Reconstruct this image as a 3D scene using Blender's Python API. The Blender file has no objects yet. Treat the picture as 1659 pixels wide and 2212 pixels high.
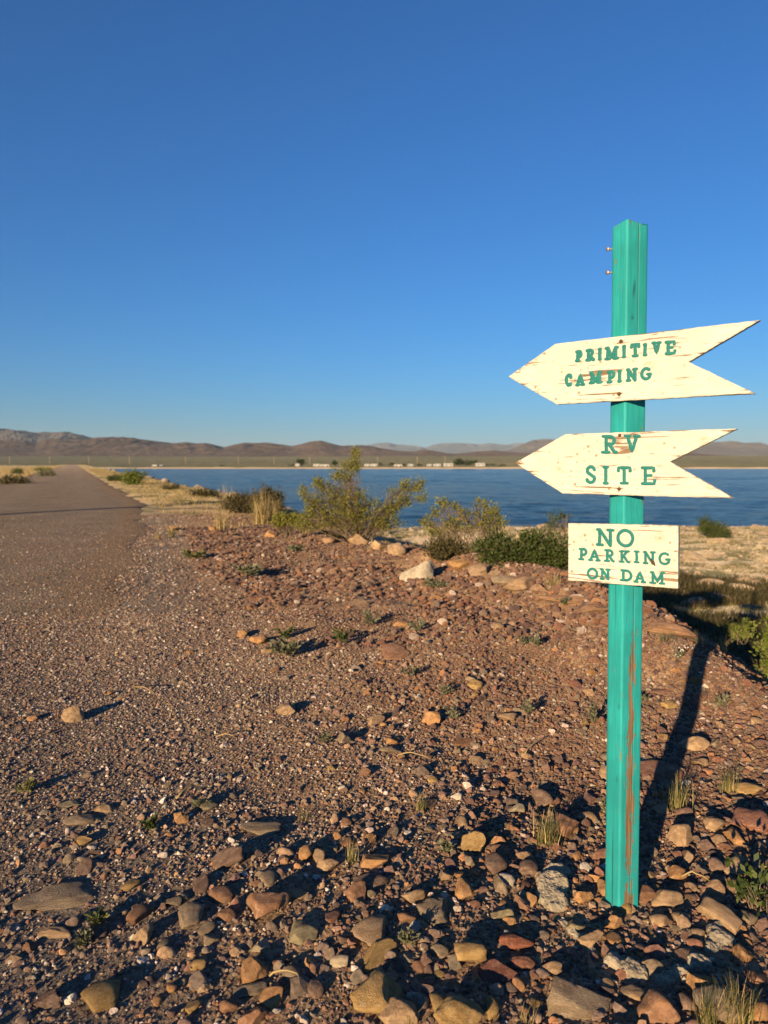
import bpy, bmesh, math, random
import numpy as np
from mathutils import Vector, Matrix, noise as mnoise

R = math.radians
scene = bpy.context.scene
COL = scene.collection

# ------------------------------------------------------------------ camera, light, exposure
EYE = 1.33                      # camera height above the foot of the sign post (z = 0)
FPX = 710.0                     # focal length in pixels of the 768 x 1024 frame
PITCH = R(3.95)
SUN_AZ, SUN_EL = R(29), R(12.5)  # the sun stands behind the camera, to its left

cam_d = bpy.data.cameras.new('camera')
cam = bpy.data.objects.new('camera', cam_d)
COL.objects.link(cam)
cam.location = (0, 0, EYE)
cam.rotation_euler = (R(90) - PITCH, 0, 0)
cam_d.sensor_fit = 'VERTICAL'
cam_d.sensor_height = 36
cam_d.sensor_width = 27
cam_d.lens = 36 * FPX / 1024
cam_d.clip_start = 0.05
cam_d.clip_end = 60000
cam_d.dof.use_dof = True
cam_d.dof.focus_distance = 2.45
cam_d.dof.aperture_fstop = 3.9
scene.camera = cam

world = bpy.data.worlds.new('World')
scene.world = world
world.use_nodes = True
wn = world.node_tree.nodes
wn.clear()
wo = wn.new('ShaderNodeOutputWorld')
wb = wn.new('ShaderNodeBackground')
ws = wn.new('ShaderNodeTexSky')
ws.sky_type = 'NISHITA'
ws.sun_disc = False
ws.sun_elevation = SUN_EL
ws.sun_rotation = R(180) + SUN_AZ
ws.altitude = 1200
ws.air_density = 1.45
ws.dust_density = 0.08
ws.ozone_density = 9.5
wb.inputs['Strength'].default_value = 0.079
world.node_tree.links.new(ws.outputs[0], wb.inputs[0])
world.node_tree.links.new(wb.outputs[0], wo.inputs[0])

sun_d = bpy.data.lights.new('sun', 'SUN')
sun_d.energy = 5.0
sun_d.angle = R(0.53)
sun_d.color = (1.0, 0.76, 0.46)
sun = bpy.data.objects.new('sun', sun_d)
COL.objects.link(sun)
sd = Vector((math.sin(SUN_AZ) * math.cos(SUN_EL), math.cos(SUN_AZ) * math.cos(SUN_EL), -math.sin(SUN_EL)))
sun.rotation_euler = sd.to_track_quat('-Z', 'Y').to_euler()

scene.view_settings.view_transform = 'Standard'
scene.view_settings.look = 'None'
scene.view_settings.exposure = 0.85
scene.view_settings.gamma = 1.0
scene.view_settings.use_curve_mapping = False
scene.render.engine = 'CYCLES'
scene.cycles.max_bounces = 5
scene.cycles.diffuse_bounces = 3
scene.cycles.glossy_bounces = 2
scene.cycles.transmission_bounces = 3
scene.cycles.volume_bounces = 0
scene.cycles.use_denoising = True

# ------------------------------------------------------------------ helpers
CP, SP = math.cos(PITCH), math.sin(PITCH)
DISP = 1659 / 768               # measurements were taken on a 1659 px wide view of the photo


def ray(u, v):
    """direction (y component about 1) of the sight line through pixel u, v of the 1659 px wide view"""
    a, b = (u / DISP - 384) / FPX, -(v / DISP - 512) / FPX
    return np.array([a, CP + b * SP, -SP + b * CP])


def at(u, v, Y):
    d = ray(u, v)
    p = d * (Y / d[1])
    return np.array([p[0], p[1], p[2] + EYE])


def hash2(ix, iy, seed):
    h = (ix.astype(np.int64) * 374761393 + iy.astype(np.int64) * 668265263 + seed * 974634537) & 0x7fffffff
    h = ((h ^ (h >> 13)) * 1274126177) & 0x7fffffff
    h = h ^ (h >> 16)
    return (h & 0xffff) / 65535.0


def vnoise(x, y, seed=0):
    x = np.asarray(x, float); y = np.asarray(y, float)
    ix, iy = np.floor(x), np.floor(y)
    fx, fy = x - ix, y - iy
    fx = fx * fx * (3 - 2 * fx); fy = fy * fy * (3 - 2 * fy)
    a = hash2(ix, iy, seed); b = hash2(ix + 1, iy, seed)
    c = hash2(ix, iy + 1, seed); d = hash2(ix + 1, iy + 1, seed)
    return (a * (1 - fx) + b * fx) * (1 - fy) + (c * (1 - fx) + d * fx) * fy - 0.5


def fbm(x, y, seed=0, octs=4):
    s, amp = 0, 1.0
    for k in range(octs):
        s = s + amp * vnoise(x * 2 ** k, y * 2 ** k, seed + k * 17)
        amp *= 0.5
    return s


def sstep(a, b, x):
    t = np.clip((x - a) / (b - a), 0, 1)
    return t * t * (3 - 2 * t)


def tag(o, label=None, cat=None, group=None, kind=None):
    if label: o['label'] = label
    if cat: o['category'] = cat
    if group: o['group'] = group
    if kind: o['kind'] = kind
    return o


def empty(name, loc, rz=0):
    o = bpy.data.objects.new(name, None)
    o.empty_display_size = 0.1
    o.location = loc
    o.rotation_euler = (0, 0, rz)
    COL.objects.link(o)
    return o


def link(name, me, mat=None, parent=None, loc=(0, 0, 0), rot=(0, 0, 0), scl=(1, 1, 1)):
    o = bpy.data.objects.new(name, me)
    COL.objects.link(o)
    if mat and not me.materials: me.materials.append(mat)
    o.parent = parent
    o.location = loc; o.rotation_euler = rot; o.scale = scl
    return o


def mesh(name, verts, faces, smooth=True):
    me = bpy.data.meshes.new(name)
    if isinstance(faces, np.ndarray):
        n, k = faces.shape
        me.vertices.add(len(verts)); me.vertices.foreach_set('co', np.asarray(verts, np.float32).ravel())
        me.loops.add(n * k); me.loops.foreach_set('vertex_index', faces.astype(np.int32).ravel())
        me.polygons.add(n); me.polygons.foreach_set('loop_start', np.arange(0, n * k, k, dtype=np.int32))
        me.update(calc_edges=True)
    else:
        me.from_pydata([tuple(v) for v in verts], [], [tuple(f) for f in faces])
    if smooth: me.polygons.foreach_set('use_smooth', np.ones(len(me.polygons), bool))
    me.update()
    return me


def fattr(me, name, vals):
    a = me.attributes.new(name, 'FLOAT', 'POINT')
    a.data.foreach_set('value', np.asarray(vals, np.float32))


class MB:
    """collects shapes into one mesh"""
    def __init__(s): s.v = []; s.f = []
    def box(s, c, size, rz=0, taper=1.0):
        b = len(s.v); ca, sa = math.cos(rz), math.sin(rz)
        for k in (-.5, .5):
            t = taper if k > 0 else 1
            for i, j in ((-.5, -.5), (.5, -.5), (.5, .5), (-.5, .5)):
                x, y = i * size[0] * t, j * size[1] * t
                s.v.append((c[0] + x * ca - y * sa, c[1] + x * sa + y * ca, c[2] + k * size[2]))
        s.f += [(b+3, b+2, b+1, b), (b+4, b+5, b+6, b+7)] + [(b+i, b+(i+1) % 4, b+4+(i+1) % 4, b+4+i) for i in range(4)]
        return s
    def tube(s, pts, rad, n=5, cap=True):
        pts = [Vector(p) for p in pts]
        if not hasattr(rad, '__len__'): rad = [rad] * len(pts)
        b = len(s.v)
        for i, p in enumerate(pts):
            d = (pts[min(i+1, len(pts)-1)] - pts[max(i-1, 0)])
            d = d.normalized() if d.length > 1e-9 else Vector((0, 0, 1))
            a = d.cross(Vector((0.31, 0.87, 0.13)) if abs(d.z) > .9 else Vector((0, 0, 1))).normalized()
            e = d.cross(a)
            for k in range(n):
                t = 2 * math.pi * k / n
                s.v.append(tuple(p + (a * math.cos(t) + e * math.sin(t)) * rad[i]))
        for i in range(len(pts) - 1):
            for k in range(n):
                s.f.append((b + i*n + k, b + i*n + (k+1) % n, b + (i+1)*n + (k+1) % n, b + (i+1)*n + k))
        if cap:
            s.f.append(tuple(b + k for k in range(n))[::-1])
            s.f.append(tuple(b + (len(pts)-1)*n + k for k in range(n)))
        return s
    def build(s, name, mat, parent=None, smooth=True, **kw):
        return link(name, mesh(name, s.v, s.f, smooth), mat, parent, **kw)


# ------------------------------------------------------------------ materials
class NT:
    def __init__(s, name, rough=0.0):
        s.m = bpy.data.materials.new(name); s.m.use_nodes = True
        s.t = s.m.node_tree; s.n = s.t.nodes; s.n.clear()
        s.out = s.n.new('ShaderNodeOutputMaterial')
        s.b = s.n.new('ShaderNodeBsdfPrincipled')
        s.L(s.b.outputs[0], s.out.inputs[0])
        s.set(s.b, Roughness=0.9)
        if 'Diffuse Roughness' in s.b.inputs: s.b.inputs['Diffuse Roughness'].default_value = rough
        s.b.inputs['Specular IOR Level'].default_value = 0.25
    def L(s, a, b): s.t.links.new(a, b)
    def set(s, n, **kw):
        for k, v in kw.items(): n.inputs[k.replace('_', ' ')].default_value = v
    def new(s, t, **kw):
        n = s.n.new('ShaderNode' + t)
        for k, v in kw.items(): setattr(n, k, v)
        return n
    def inp(s, sock, v):
        if isinstance(v, (int, float)): sock.default_value = v
        elif isinstance(v, (tuple, list)): sock.default_value = tuple(v) + ((1,) if len(v) == 3 and sock.type == 'RGBA' else ())
        else: s.L(v, sock)
    def coord(s, which='Object', scale=(1, 1, 1)):
        c = s.new('TexCoord'); m = s.new('Mapping'); m.inputs['Scale'].default_value = scale
        s.L(c.outputs[which], m.inputs[0]); return m.outputs[0]
    def pos(s, scale=(1, 1, 1)):
        c = s.new('NewGeometry'); m = s.new('Mapping'); m.inputs['Scale'].default_value = scale
        s.L(c.outputs['Position'], m.inputs[0]); return m.outputs[0]
    def noise(s, vec, scale, detail=4, rough=.55, dist=0):
        n = s.new('TexNoise'); s.L(vec, n.inputs['Vector'])
        s.set(n, Scale=scale, Detail=detail, Roughness=rough, Distortion=dist); return n.outputs[0]
    def voro(s, vec, scale, out='Distance', feature='F1', rand=1.0):
        n = s.new('TexVoronoi'); n.feature = feature; s.L(vec, n.inputs['Vector'])
        s.set(n, Scale=scale, Randomness=rand); return n.outputs[out]
    def math(s, op, a, b=0.0, clamp=False):
        n = s.new('Math', operation=op, use_clamp=clamp); s.inp(n.inputs[0], a); s.inp(n.inputs[1], b); return n.outputs[0]
    def ramp(s, fac, stops):
        n = s.new('ValToRGB'); s.L(fac, n.inputs[0]); e = n.color_ramp.elements
        while len(e) < len(stops): e.new(.5)
        for el, (p, c) in zip(e, stops):
            el.position = p; el.color = (c, c, c, 1) if isinstance(c, (int, float)) else tuple(c) + (1,)
        return n.outputs[0]
    def step(s, x, a, b):
        n = s.new('MapRange'); n.interpolation_type = 'SMOOTHSTEP'; s.inp(n.inputs[0], x)
        n.inputs[1].default_value = a; n.inputs[2].default_value = b; return n.outputs[0]
    def mix(s, fac, a, b, mode='MIX'):
        n = s.new('Mix', data_type='RGBA', blend_type=mode); s.inp(n.inputs[0], fac); s.inp(n.inputs[6], a); s.inp(n.inputs[7], b); return n.outputs[2]
    def attr(s, name, typ='GEOMETRY', out='Fac'):
        n = s.new('Attribute', attribute_name=name, attribute_type=typ); return n.outputs[out]
    def bump(s, h, strength=.5, dist=.01, normal=None):
        n = s.new('Bump'); s.L(h, n.inputs['Height']); s.set(n, Strength=strength, Distance=dist)
        if normal: s.L(normal, n.inputs['Normal'])
        return n.outputs[0]
    def col(s, c): s.inp(s.b.inputs['Base Color'], c); return s
    def nrm(s, n): s.L(n, s.b.inputs['Normal']); return s


def plain(name, c, rough=.8, var=.25, scale=8.0, metal=0):
    m = NT(name)
    f = m.noise(m.coord(), scale)
    m.col(m.mix(m.step(f, .3, .7), tuple(x * (1 - var) for x in c), tuple(min(1, x * (1 + var)) for x in c)))
    m.set(m.b, Roughness=rough, Metallic=metal)
    return m.m


def stone_nodes(m, base, cs):
    n1 = m.noise(cs, 1.6, 5, .62)
    n2 = m.noise(cs, 9.0, 4, .6)
    n3 = m.noise(cs, 3.4, 3, .5)
    dark = m.mix(1.0, base, (.66, .62, .58), 'MULTIPLY')
    pale = m.mix(.35, base, (.42, .33, .22))
    c = m.mix(m.step(n1, .36, .64), dark, base)
    c = m.mix(m.step(n3, .52, .72), c, pale)
    c = m.mix(m.math('MULTIPLY', m.step(n2, .58, .70), .45), c, (.08, .055, .045))
    m.col(c)
    h = m.math('ADD', m.math('MULTIPLY', n2, .9), m.noise(cs, 30, 3))
    m.nrm(m.bump(h, .8, .014))
    return m.m


m = NT('stone', 1.0); oi = m.new('ObjectInfo')
cs = m.new('VectorMath', operation='ADD'); m.L(m.coord(), cs.inputs[0])
rv = m.new('CombineXYZ')
for k in range(3): m.L(m.math('MULTIPLY', oi.outputs['Random'], 37.0 + 11 * k), rv.inputs[k])
m.L(rv.outputs[0], cs.inputs[1])
M_STONE = stone_nodes(m, oi.outputs['Color'], cs.outputs[0])

m = NT('old_concrete', 1.0); oi = m.new('ObjectInfo'); p = m.pos()
v = m.voro(p, 95.0); n2 = m.noise(p, 60.0, 5, .7); n1 = m.noise(p, 14.0, 4)
c = m.mix(m.step(n2, .36, .62), (.19, .155, .108), (.36, .30, .215))
c = m.mix(m.step(n1, .5, .68), c, (.36, .29, .21))
m.col(c); m.nrm(m.bump(m.math('ADD', m.math('MULTIPLY', n2, 1.2), v), .8, .008))
M_CONC = m.m

m = NT('gravel', 1.0)
c = m.attr('tint', 'INSTANCER', 'Color')
v = m.noise(m.pos(), 90.0, 3)
m.col(m.mix(m.step(v, .35, .65), m.mix(1.0, c, (.62, .58, .56), 'MULTIPLY'), c))
m.nrm(m.bump(m.noise(m.pos(), 260.0, 2), .35, .004))
M_GRAVEL = m.m

m = NT('soil', 1.0)
p = m.pos()
n1, n2, n3 = m.noise(p, .55, 4), m.noise(p, 7.0, 5, .6), m.noise(p, 60, 4, .65)
green, lime, road = m.attr('green'), m.attr('lime'), m.attr('roadside')
c = m.mix(m.step(n2, .35, .65), (.20, .118, .064), (.335, .215, .125))
c = m.mix(m.math('MULTIPLY', m.step(n3, .5, .62), .5), c, (.44, .27, .155))
c = m.mix(m.math('MULTIPLY', m.step(n3, .52, .40), .45), c, (.060, .034, .022))
c = m.mix(road, c, m.mix(m.step(n3, .4, .6), (.11, .085, .066), (.20, .155, .115)))
dry = m.mix(m.step(n2, .38, .62), (.36, .255, .125), (.50, .37, .20))
c = m.mix(green, c, m.mix(m.step(n1, .45, .60), dry, (.11, .105, .035)))
pale = m.mix(m.step(n2, .35, .6), (.32, .245, .155), (.50, .40, .275))
c = m.mix(lime, c, m.mix(m.math('MULTIPLY', m.step(m.noise(p, .9, 5, .65), .43, .55), .85), pale, (.085, .088, .034)))
m.col(c)
m.nrm(m.bump(m.math('ADD', n3, m.math('MULTIPLY', n2, .8)), .7, .03))
M_SOIL = m.m

m = NT('asphalt', 1.0)
p = m.pos()
v = m.voro(p, 75.0, 'Color'); n = m.noise(p, 1.2, 4); d = m.voro(p, 75.0)
g = m.new('SeparateColor'); m.L(v, g.inputs[0])
c = m.ramp(g.outputs[0], [(0, (.11, .078, .050)), (.5, (.235, .175, .118)), (.9, (.36, .275, .185)), (1, (.50, .40, .28))])
c = m.mix(m.step(n, .3, .7), m.mix(1.0, c, (.78, .76, .75), 'MULTIPLY'), c)
c = m.mix(m.math('MULTIPLY', m.attr('track'), .35), c, (.26, .20, .145))
n9 = m.noise(p, 2.6, 5, .65)
c = m.mix(m.step(m.math('ADD', m.attr('verge'), m.math('MULTIPLY', m.math('SUBTRACT', n9, .5), 1.1)), .45, .75), c, m.mix(m.step(m.noise(p, 40, 4), .35, .65), (.15, .098, .056), (.33, .225, .13)))
m.col(c)
m.nrm(m.bump(m.math('SUBTRACT', 1.0, d), 1.0, .02))
M_ROAD = m.m

m = NT('lake_water')
p = m.pos()
w1 = m.noise(m.pos((.55, 1.5, 1)), .8, 4, .6, .6)
w2 = m.noise(m.pos((.6, 1.6, 1)), 3.2, 4, .62, .8)
w3 = m.noise(m.pos((.35, 1.2, 1)), .17, 2, .5)
gust = m.noise(m.pos((.25, 1.0, 1)), .045, 3, .5)
h = m.math('ADD', m.math('MULTIPLY', w1, .50), m.math('ADD', m.math('MULTIPLY', w2, .16), m.math('MULTIPLY', w3, .9)))
m.nrm(m.bump(h, .9, .8))
m.col(m.mix(m.step(gust, .35, .65), (.013, .032, .052), (.018, .042, .064)))
m.set(m.b, Roughness=.12, IOR=1.33)
m.b.inputs['Specular IOR Level'].default_value = 0.5
M_WATER = m.m

m = NT('plain_scrub', 1.0)
p = m.pos()
band = m.noise(m.pos((.15, 1.0, 1)), .016, 4, .6)
c = m.mix(m.step(band, .4, .62), (.075, .070, .026), (.13, .108, .048))
c = m.mix(m.step(m.noise(m.pos((1, .25, 1)), .11, 3, .6), .50, .62), c, (.034, .038, .014))
c = m.mix(m.attr('shore'), c, (.36, .27, .16))
m.col(c)
M_PLAIN = m.m


def hillmat(name, a, b, c, sc):
    m = NT(name, 1.0); p = m.pos()
    col = m.mix(m.step(m.noise(p, sc, 5, .6), .38, .62), a, b)
    col = m.mix(m.math('MULTIPLY', m.step(m.noise(p, sc * 7, 4, .65), .48, .62), .7), col, c)
    m.col(col); m.nrm(m.bump(m.noise(p, sc * 5, 5, .65), 1.0, 22.0))
    return m.m


M_HILL = hillmat('hill_scrub', (.078, .052, .034), (.118, .080, .054), (.034, .034, .020), .0045)
M_HILLB = hillmat('back_hill_scrub', (.088, .072, .058), (.125, .104, .085), (.055, .050, .040), .004)
M_MESA = hillmat('mesa_rock', (.075, .08, .085), (.125, .128, .13), (.05, .054, .06), .003)


def painted_wood(name, paint, wood, dark, peel_thr, axis='x', spots=True):
    m = NT(name)
    st = (2.2, 55, 55) if axis == 'x' else (40, 40, 7.0)
    gr = m.math('ADD', m.math('MULTIPLY', m.math('SUBTRACT', m.noise(m.coord('Object', st), 2.2, 5, .65, .4), .5), 2.3 if axis == 'x' else 1.9), .5)
    st2 = (6, 60, 60) if axis == 'x' else (75, 75, 3.5)
    fine = m.noise(m.coord('Object', st2), 3.0, 4, .6)
    big = m.noise(m.coord(), 7.0, 3)
    wear = m.attr('wear')
    k = m.math('ADD', m.math('MULTIPLY', gr, 1.0), m.math('ADD', m.math('MULTIPLY', wear, .60 if axis == 'x' else .85), m.math('MULTIPLY', m.math('SUBTRACT', big, .5), .3)))
    mask = m.step(k, peel_thr, peel_thr + .05)
    woodc = m.mix(m.step(fine, .35, .65), dark, wood)
    pc = m.mix(m.step(m.noise(m.coord(), 4.0, 4), .35, .7), tuple(x * (.86 if axis == 'x' else .66) for x in paint), paint)
    pc = m.mix(m.math('MULTIPLY', m.step(fine, .62, .40), .34 if axis == 'x' else .55), pc, tuple(x * .6 for x in paint))
    if spots:
        v = m.new('TexVoronoi'); m.L(m.coord('Object', (1, 1, 1)), v.inputs['Vector']); m.set(v, Scale=52.0)
        sc = m.new('SeparateColor'); m.L(v.outputs['Color'], sc.inputs[0])
        dot = m.math('MULTIPLY', m.step(v.outputs['Distance'], .30, .14), m.math('MULTIPLY', m.step(sc.outputs[0], .42, .48), m.math('ADD', .35, m.math('MULTIPLY', sc.outputs[1], .6))))
        pc = m.mix(dot, pc, (.27, .205, .125))
        kn = m.attr('knot')
        pc = m.mix(m.math('MULTIPLY', kn, .55), pc, (.42, .27, .13))
    m.col(m.mix(mask, pc, woodc))
    if axis == 'z':
        m.L(m.mix(m.attr('crack'), m.mix(mask, pc, woodc), (.016, .014, .010)), m.b.inputs['Base Color'])  # near-black colour: painted shade inside cracks, with dark bare wood and knots
    hh = m.math('SUBTRACT', m.math('MULTIPLY', fine, .5), m.math('MULTIPLY', mask, .6))
    m.nrm(m.bump(hh, .5, .0016))
    m.set(m.b, Roughness=.62)
    return m.m


M_BOARD = painted_wood('cream_paint', (.60, .57, .48), (.27, .17, .095), (.15, .088, .048), .78)
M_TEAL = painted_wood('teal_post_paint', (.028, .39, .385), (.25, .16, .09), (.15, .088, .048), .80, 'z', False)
M_LETTER = painted_wood('teal_letter_paint', (.012, .175, .155), (.28, .16, .08), (.15, .08, .04), 1.12, 'x', False)
M_RUST = plain('rusty_steel', (.10, .055, .035), .7, .4, 300, .3)
M_NAIL = plain('weathered_nail_steel', (.55, .40, .33), .45, .2, 300, .6)
M_CREAMSCREW = plain('cream_painted_screw', (.70, .62, .47), .6, .2, 200)


def leafmat(name, a, b, rough=.55, trans=.25):
    m = NT(name)
    g = m.new('NewGeometry')
    c = m.mix(g.outputs['Random Per Island'], a, b)
    m.col(c); m.set(m.b, Roughness=rough)
    t = m.new('BsdfTranslucent'); m.L(c, t.inputs[0])
    mx = m.new('MixShader'); mx.inputs[0].default_value = trans
    m.L(m.b.outputs[0], mx.inputs[1]); m.L(t.outputs[0], mx.inputs[2]); m.L(mx.outputs[0], m.out.inputs[0])
    return m.m


M_CREO = leafmat('creosote_leaf', (.095, .105, .017), (.27, .245, .036))
M_GREEN = leafmat('green_leaf', (.035, .058, .014), (.095, .115, .028))
M_YGREEN = leafmat('yellow_green_leaf', (.09, .12, .016), (.17, .19, .035))
M_DARKSH = leafmat('dark_shrub_leaf', (.05, .045, .016), (.115, .090, .036))
M_GREY = leafmat('grey_green_leaf', (.115, .115, .062), (.215, .205, .12))
M_GRASSG = leafmat('green_grass', (.085, .10, .025), (.21, .19, .065))
M_STRAW = leafmat('dry_straw', (.34, .23, .09), (.58, .43, .20))
M_FLOWER = leafmat('white_petal', (.75, .72, .62), (.85, .82, .72))
M_TWIG = plain('grey_twig', (.17, .125, .085), .9, .3, 20)
M_TREELEAF = leafmat('far_tree_leaf', (.018, .030, .008), (.05, .065, .018))
M_WHITE = plain('white_vehicle_paint', (.40, .38, .35), .4, .05, 2)
M_GREYP = plain('grey_vehicle_paint', (.25, .25, .26), .4, .1, 2)
M_GLASS = plain('dark_window_glass', (.03, .035, .04), .15, .1, 2)
M_POLE = plain('weathered_pole_wood', (.36, .29, .20), .9, .2, 3)

# ------------------------------------------------------------------ the lie of the land
CRY = np.array([-40, -4, 0, 2, 4.2, 5.2, 5.9, 7.2, 8.0, 9.0, 11.5, 15, 21, 39, 113, 180, 520])
CRX = np.array([18, 3.2, 2.5, 2.15, 1.86, 1.98, 2.12, 1.82, 1.40, .80, -.1, -1.3, -3.1, -10.9, -43, -72, -219])
RDY = np.array([-40, -4, 2, 4, 5.1, 8.2, 11.3, 16, 22.7, 40.8, 113, 180, 520])
RDX = np.array([4, -1.1, -1.3, -1.6, -1.9, -3.0, -3.9, -5.4, -7.7, -15.6, -47.2, -76.4, -224.5])
WATER = -2.30


def crest(y): return np.interp(y, CRY, CRX)
def roadx(y): return np.interp(y, RDY, RDX)


def shore_y(x):
    return np.where(x > .5, 40.5, 40.5 + (x - .5) * 1.0) + 1.3 * fbm(x * .25, x * 0 + 3.3, 5, 3) + .5 * fbm(x * .9, x * 0, 8, 2)


def ground_z(x, y):
    x = np.asarray(x, float); y = np.asarray(y, float)
    d = x - crest(y)
    top = .05 * fbm(x * .5, y * .5, 1, 3) + .020 * fbm(x * 2.6, y * 2.6, 2, 3) * (y < 60)
    top = top + .10 * np.exp(-(((x - .6) / 1.4) ** 2 + ((y - 7.6) / 2.6) ** 2))     # low mound by the crest
    top = top + .16 * np.exp(-((d + .12) / .45) ** 2) * sstep(3.6, 4.6, y) * sstep(12, 8, y)
    rx = roadx(y)
    bank = sstep(.5, 1.8, x - rx) * sstep(60, 20, y)
    top = top + bank * (.085 * sstep(1.8, 3.2, y) * fbm(x * .95 + 3, y * .8, 12, 3) + .03 * fbm(x * 3.1, y * 2.6, 13, 3))
    onroad = sstep(.3, -.4, x - rx) * sstep(-8.2, -7.2, x - rx)
    top = top * (1 - onroad) - .02 * onroad
    left = np.clip(rx - 7.0 - x, 0, None)
    top = top - .5 * sstep(0, 12, left) + .25 * fbm(x * .12, y * .12, 9, 3) * sstep(2, 20, left)
    dd = np.clip(d, 0, None)
    emb = top - .62 * (np.sqrt(dd ** 2 + .16) - .4)
    # shore flat below the embankment
    sy = shore_y(x)
    flat = WATER + .26 * np.tanh((sy - y) * .16) + .004 * (sy - y) + .14 * fbm(x * .30, y * .30, 21, 4) * sstep(0, 4, sy - y) + .075 * fbm(x * 1.1, y * .9, 22, 4) * sstep(.5, 2, sy - y)
    flat = np.where(y > sy, WATER - .12 * (y - sy), flat)
    flat = np.maximum(flat, -4)
    k = .12
    low = np.maximum(emb, flat) + k * np.exp(-np.abs(emb - flat) / k) * .4
    z = np.where(d > 0, np.where(y > 80, np.maximum(emb, -4), low), top)
    near = np.exp(-((x - .73) ** 2 + (y - 2.16) ** 2) / .5)
    return z * (1 - near) + near * .0


def hit(u, v):
    """ground point under a pixel of the 1659 px wide view"""
    d = ray(u, v); ts = np.geomspace(.8, 500, 1400)
    x, y, z = d[0] * ts, d[1] * ts, EYE + d[2] * ts
    below = np.nonzero(z < np.maximum(ground_z(x, y), WATER))[0]
    if len(below) == 0: return at(u, v, 400)
    i = max(below[0], 1); a, b = ts[i-1], ts[i]
    for _ in range(18):
        t = (a + b) / 2
        if EYE + d[2] * t < max(float(ground_z(d[0] * t, d[1] * t)), WATER): b = t
        else: a = t
    return np.array([d[0] * b, d[1] * b, float(ground_z(d[0] * b, d[1] * b))])


def gz(x, y): return float(ground_z(x, y))


# ground sheet
ys = np.concatenate([np.linspace(-14, .8, 24), np.linspace(1.0, 9, 120), np.geomspace(9.1, 520, 190)])
ds = np.concatenate([-np.geomspace(320, 8, 60), np.linspace(-7.9, 4.5, 190), np.geomspace(4.6, 120, 90)])
Yg, Dg = np.meshgrid(ys, ds, indexing='ij')
Xg = crest(Yg) + Dg
Zg = ground_z(Xg, Yg)
nr, nc = Yg.shape
idx = np.arange(nr * nc).reshape(nr, nc)
F = np.stack([idx[:-1, :-1], idx[:-1, 1:], idx[1:, 1:], idx[1:, :-1]], -1).reshape(-1, 4)
me = mesh('ground', np.stack([Xg, Yg, Zg], -1).reshape(-1, 3), F)
rx = roadx(Yg); off = Xg - rx
lime = sstep(2.0, 4.5, Dg) * sstep(60, 42, Yg)
green = sstep(13, 24, Yg + 6 * fbm(Xg * .3, Yg * .3, 31, 3)) * (1 - lime) * (1 - .8 * sstep(1.5, .3, np.abs(Dg - .2)) * 0)
roadside = sstep(1.3, .1, off + .5 * fbm(Xg * 1.5, Yg * 1.5, 33, 3)) * sstep(-9, -7.5, off)
fattr(me, 'lime', lime.ravel()); fattr(me, 'green', green.ravel()); fattr(me, 'roadside', roadside.ravel())
o = link('ground', me, M_SOIL); tag(o, kind='structure')

# road
ry = np.concatenate([np.linspace(5.0, 12, 50), np.geomspace(12.2, 515, 150)])
rw = np.concatenate([[0, .12], np.linspace(.4, 6.6, 24), [6.9, 7.0]])
Yr, Wr = np.meshgrid(ry, rw, indexing='ij')
edge = .34 * fbm(Yr * .8, Yr * 0 + 5, 41, 3)
Xr = roadx(Yr) + edge * np.clip(1 - Wr, 0, 1) - Wr
Zr = ground_z(Xr, Yr) * (Wr < .05) + (Wr >= .05) * (.012 + .05 * np.sin(np.clip(Wr / 7, 0, 1) * np.pi) - .03 * (Wr > 6.95)) * sstep(6.0, 15, Yr) - .03 * (1 - sstep(5.0, 7.5, Yr))
nr, nc = Yr.shape; idx = np.arange(nr * nc).reshape(nr, nc)
F = np.stack([idx[:-1, 1:], idx[:-1, :-1], idx[1:, :-1], idx[1:, 1:]], -1).reshape(-1, 4)
me = mesh('road', np.stack([Xr, Yr, Zr], -1).reshape(-1, 3), F)
fattr(me, 'track', (np.exp(-((Wr - 1.7) / .5) ** 2) + np.exp(-((Wr - 4.6) / .5) ** 2)).ravel())
fattr(me, 'verge', np.maximum(np.exp(-(Wr / .9) ** 2), np.exp(-((7 - Wr) / .5) ** 2)).ravel())
tag(link('road', me, M_ROAD), kind='structure')

# lake: a sheet with real wind waves in the part one looks over
wy = np.concatenate([[-60, -20, 0], np.geomspace(14, 640, 1050)])
wa = np.concatenate([[-3, -1.6], np.linspace(-.72, .72, 460), [1.6, 3]])
Aw, Yw = np.meshgrid(wa, wy, indexing='xy')
Xw = Aw * np.maximum(Yw, 60 * (Yw < 14) + 14)
Zw = np.zeros_like(Xw)
for lam, amp, cut, sd in ((.5, .048, 90, 51), (1.0, .085, 190, 52), (2.1, .12, 420, 53), (5.0, .18, 900, 54)):
    Zw += amp * fbm(Xw / (lam * 2.2) + .3 * vnoise(Xw * .3, Yw * .3, sd + 9), Yw / lam + .15 * Xw / lam, sd, 2) * np.exp(-(Yw / cut) ** 2)
Zw *= sstep(14, 20, Yw) * (np.abs(Aw) < .74) * (.75 + .7 * vnoise(Xw * .02, Yw * .05, 57))
nr, nc = Yw.shape; idx = np.arange(nr * nc).reshape(nr, nc)
F = np.stack([idx[:-1, :-1], idx[:-1, 1:], idx[1:, 1:], idx[1:, :-1]], -1).reshape(-1, 4)
me = mesh('lake_water', np.stack([Xw, Yw, WATER + Zw], -1).reshape(-1, 3), F)
tag(link('lake_water', me, M_WATER), kind='structure')


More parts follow.
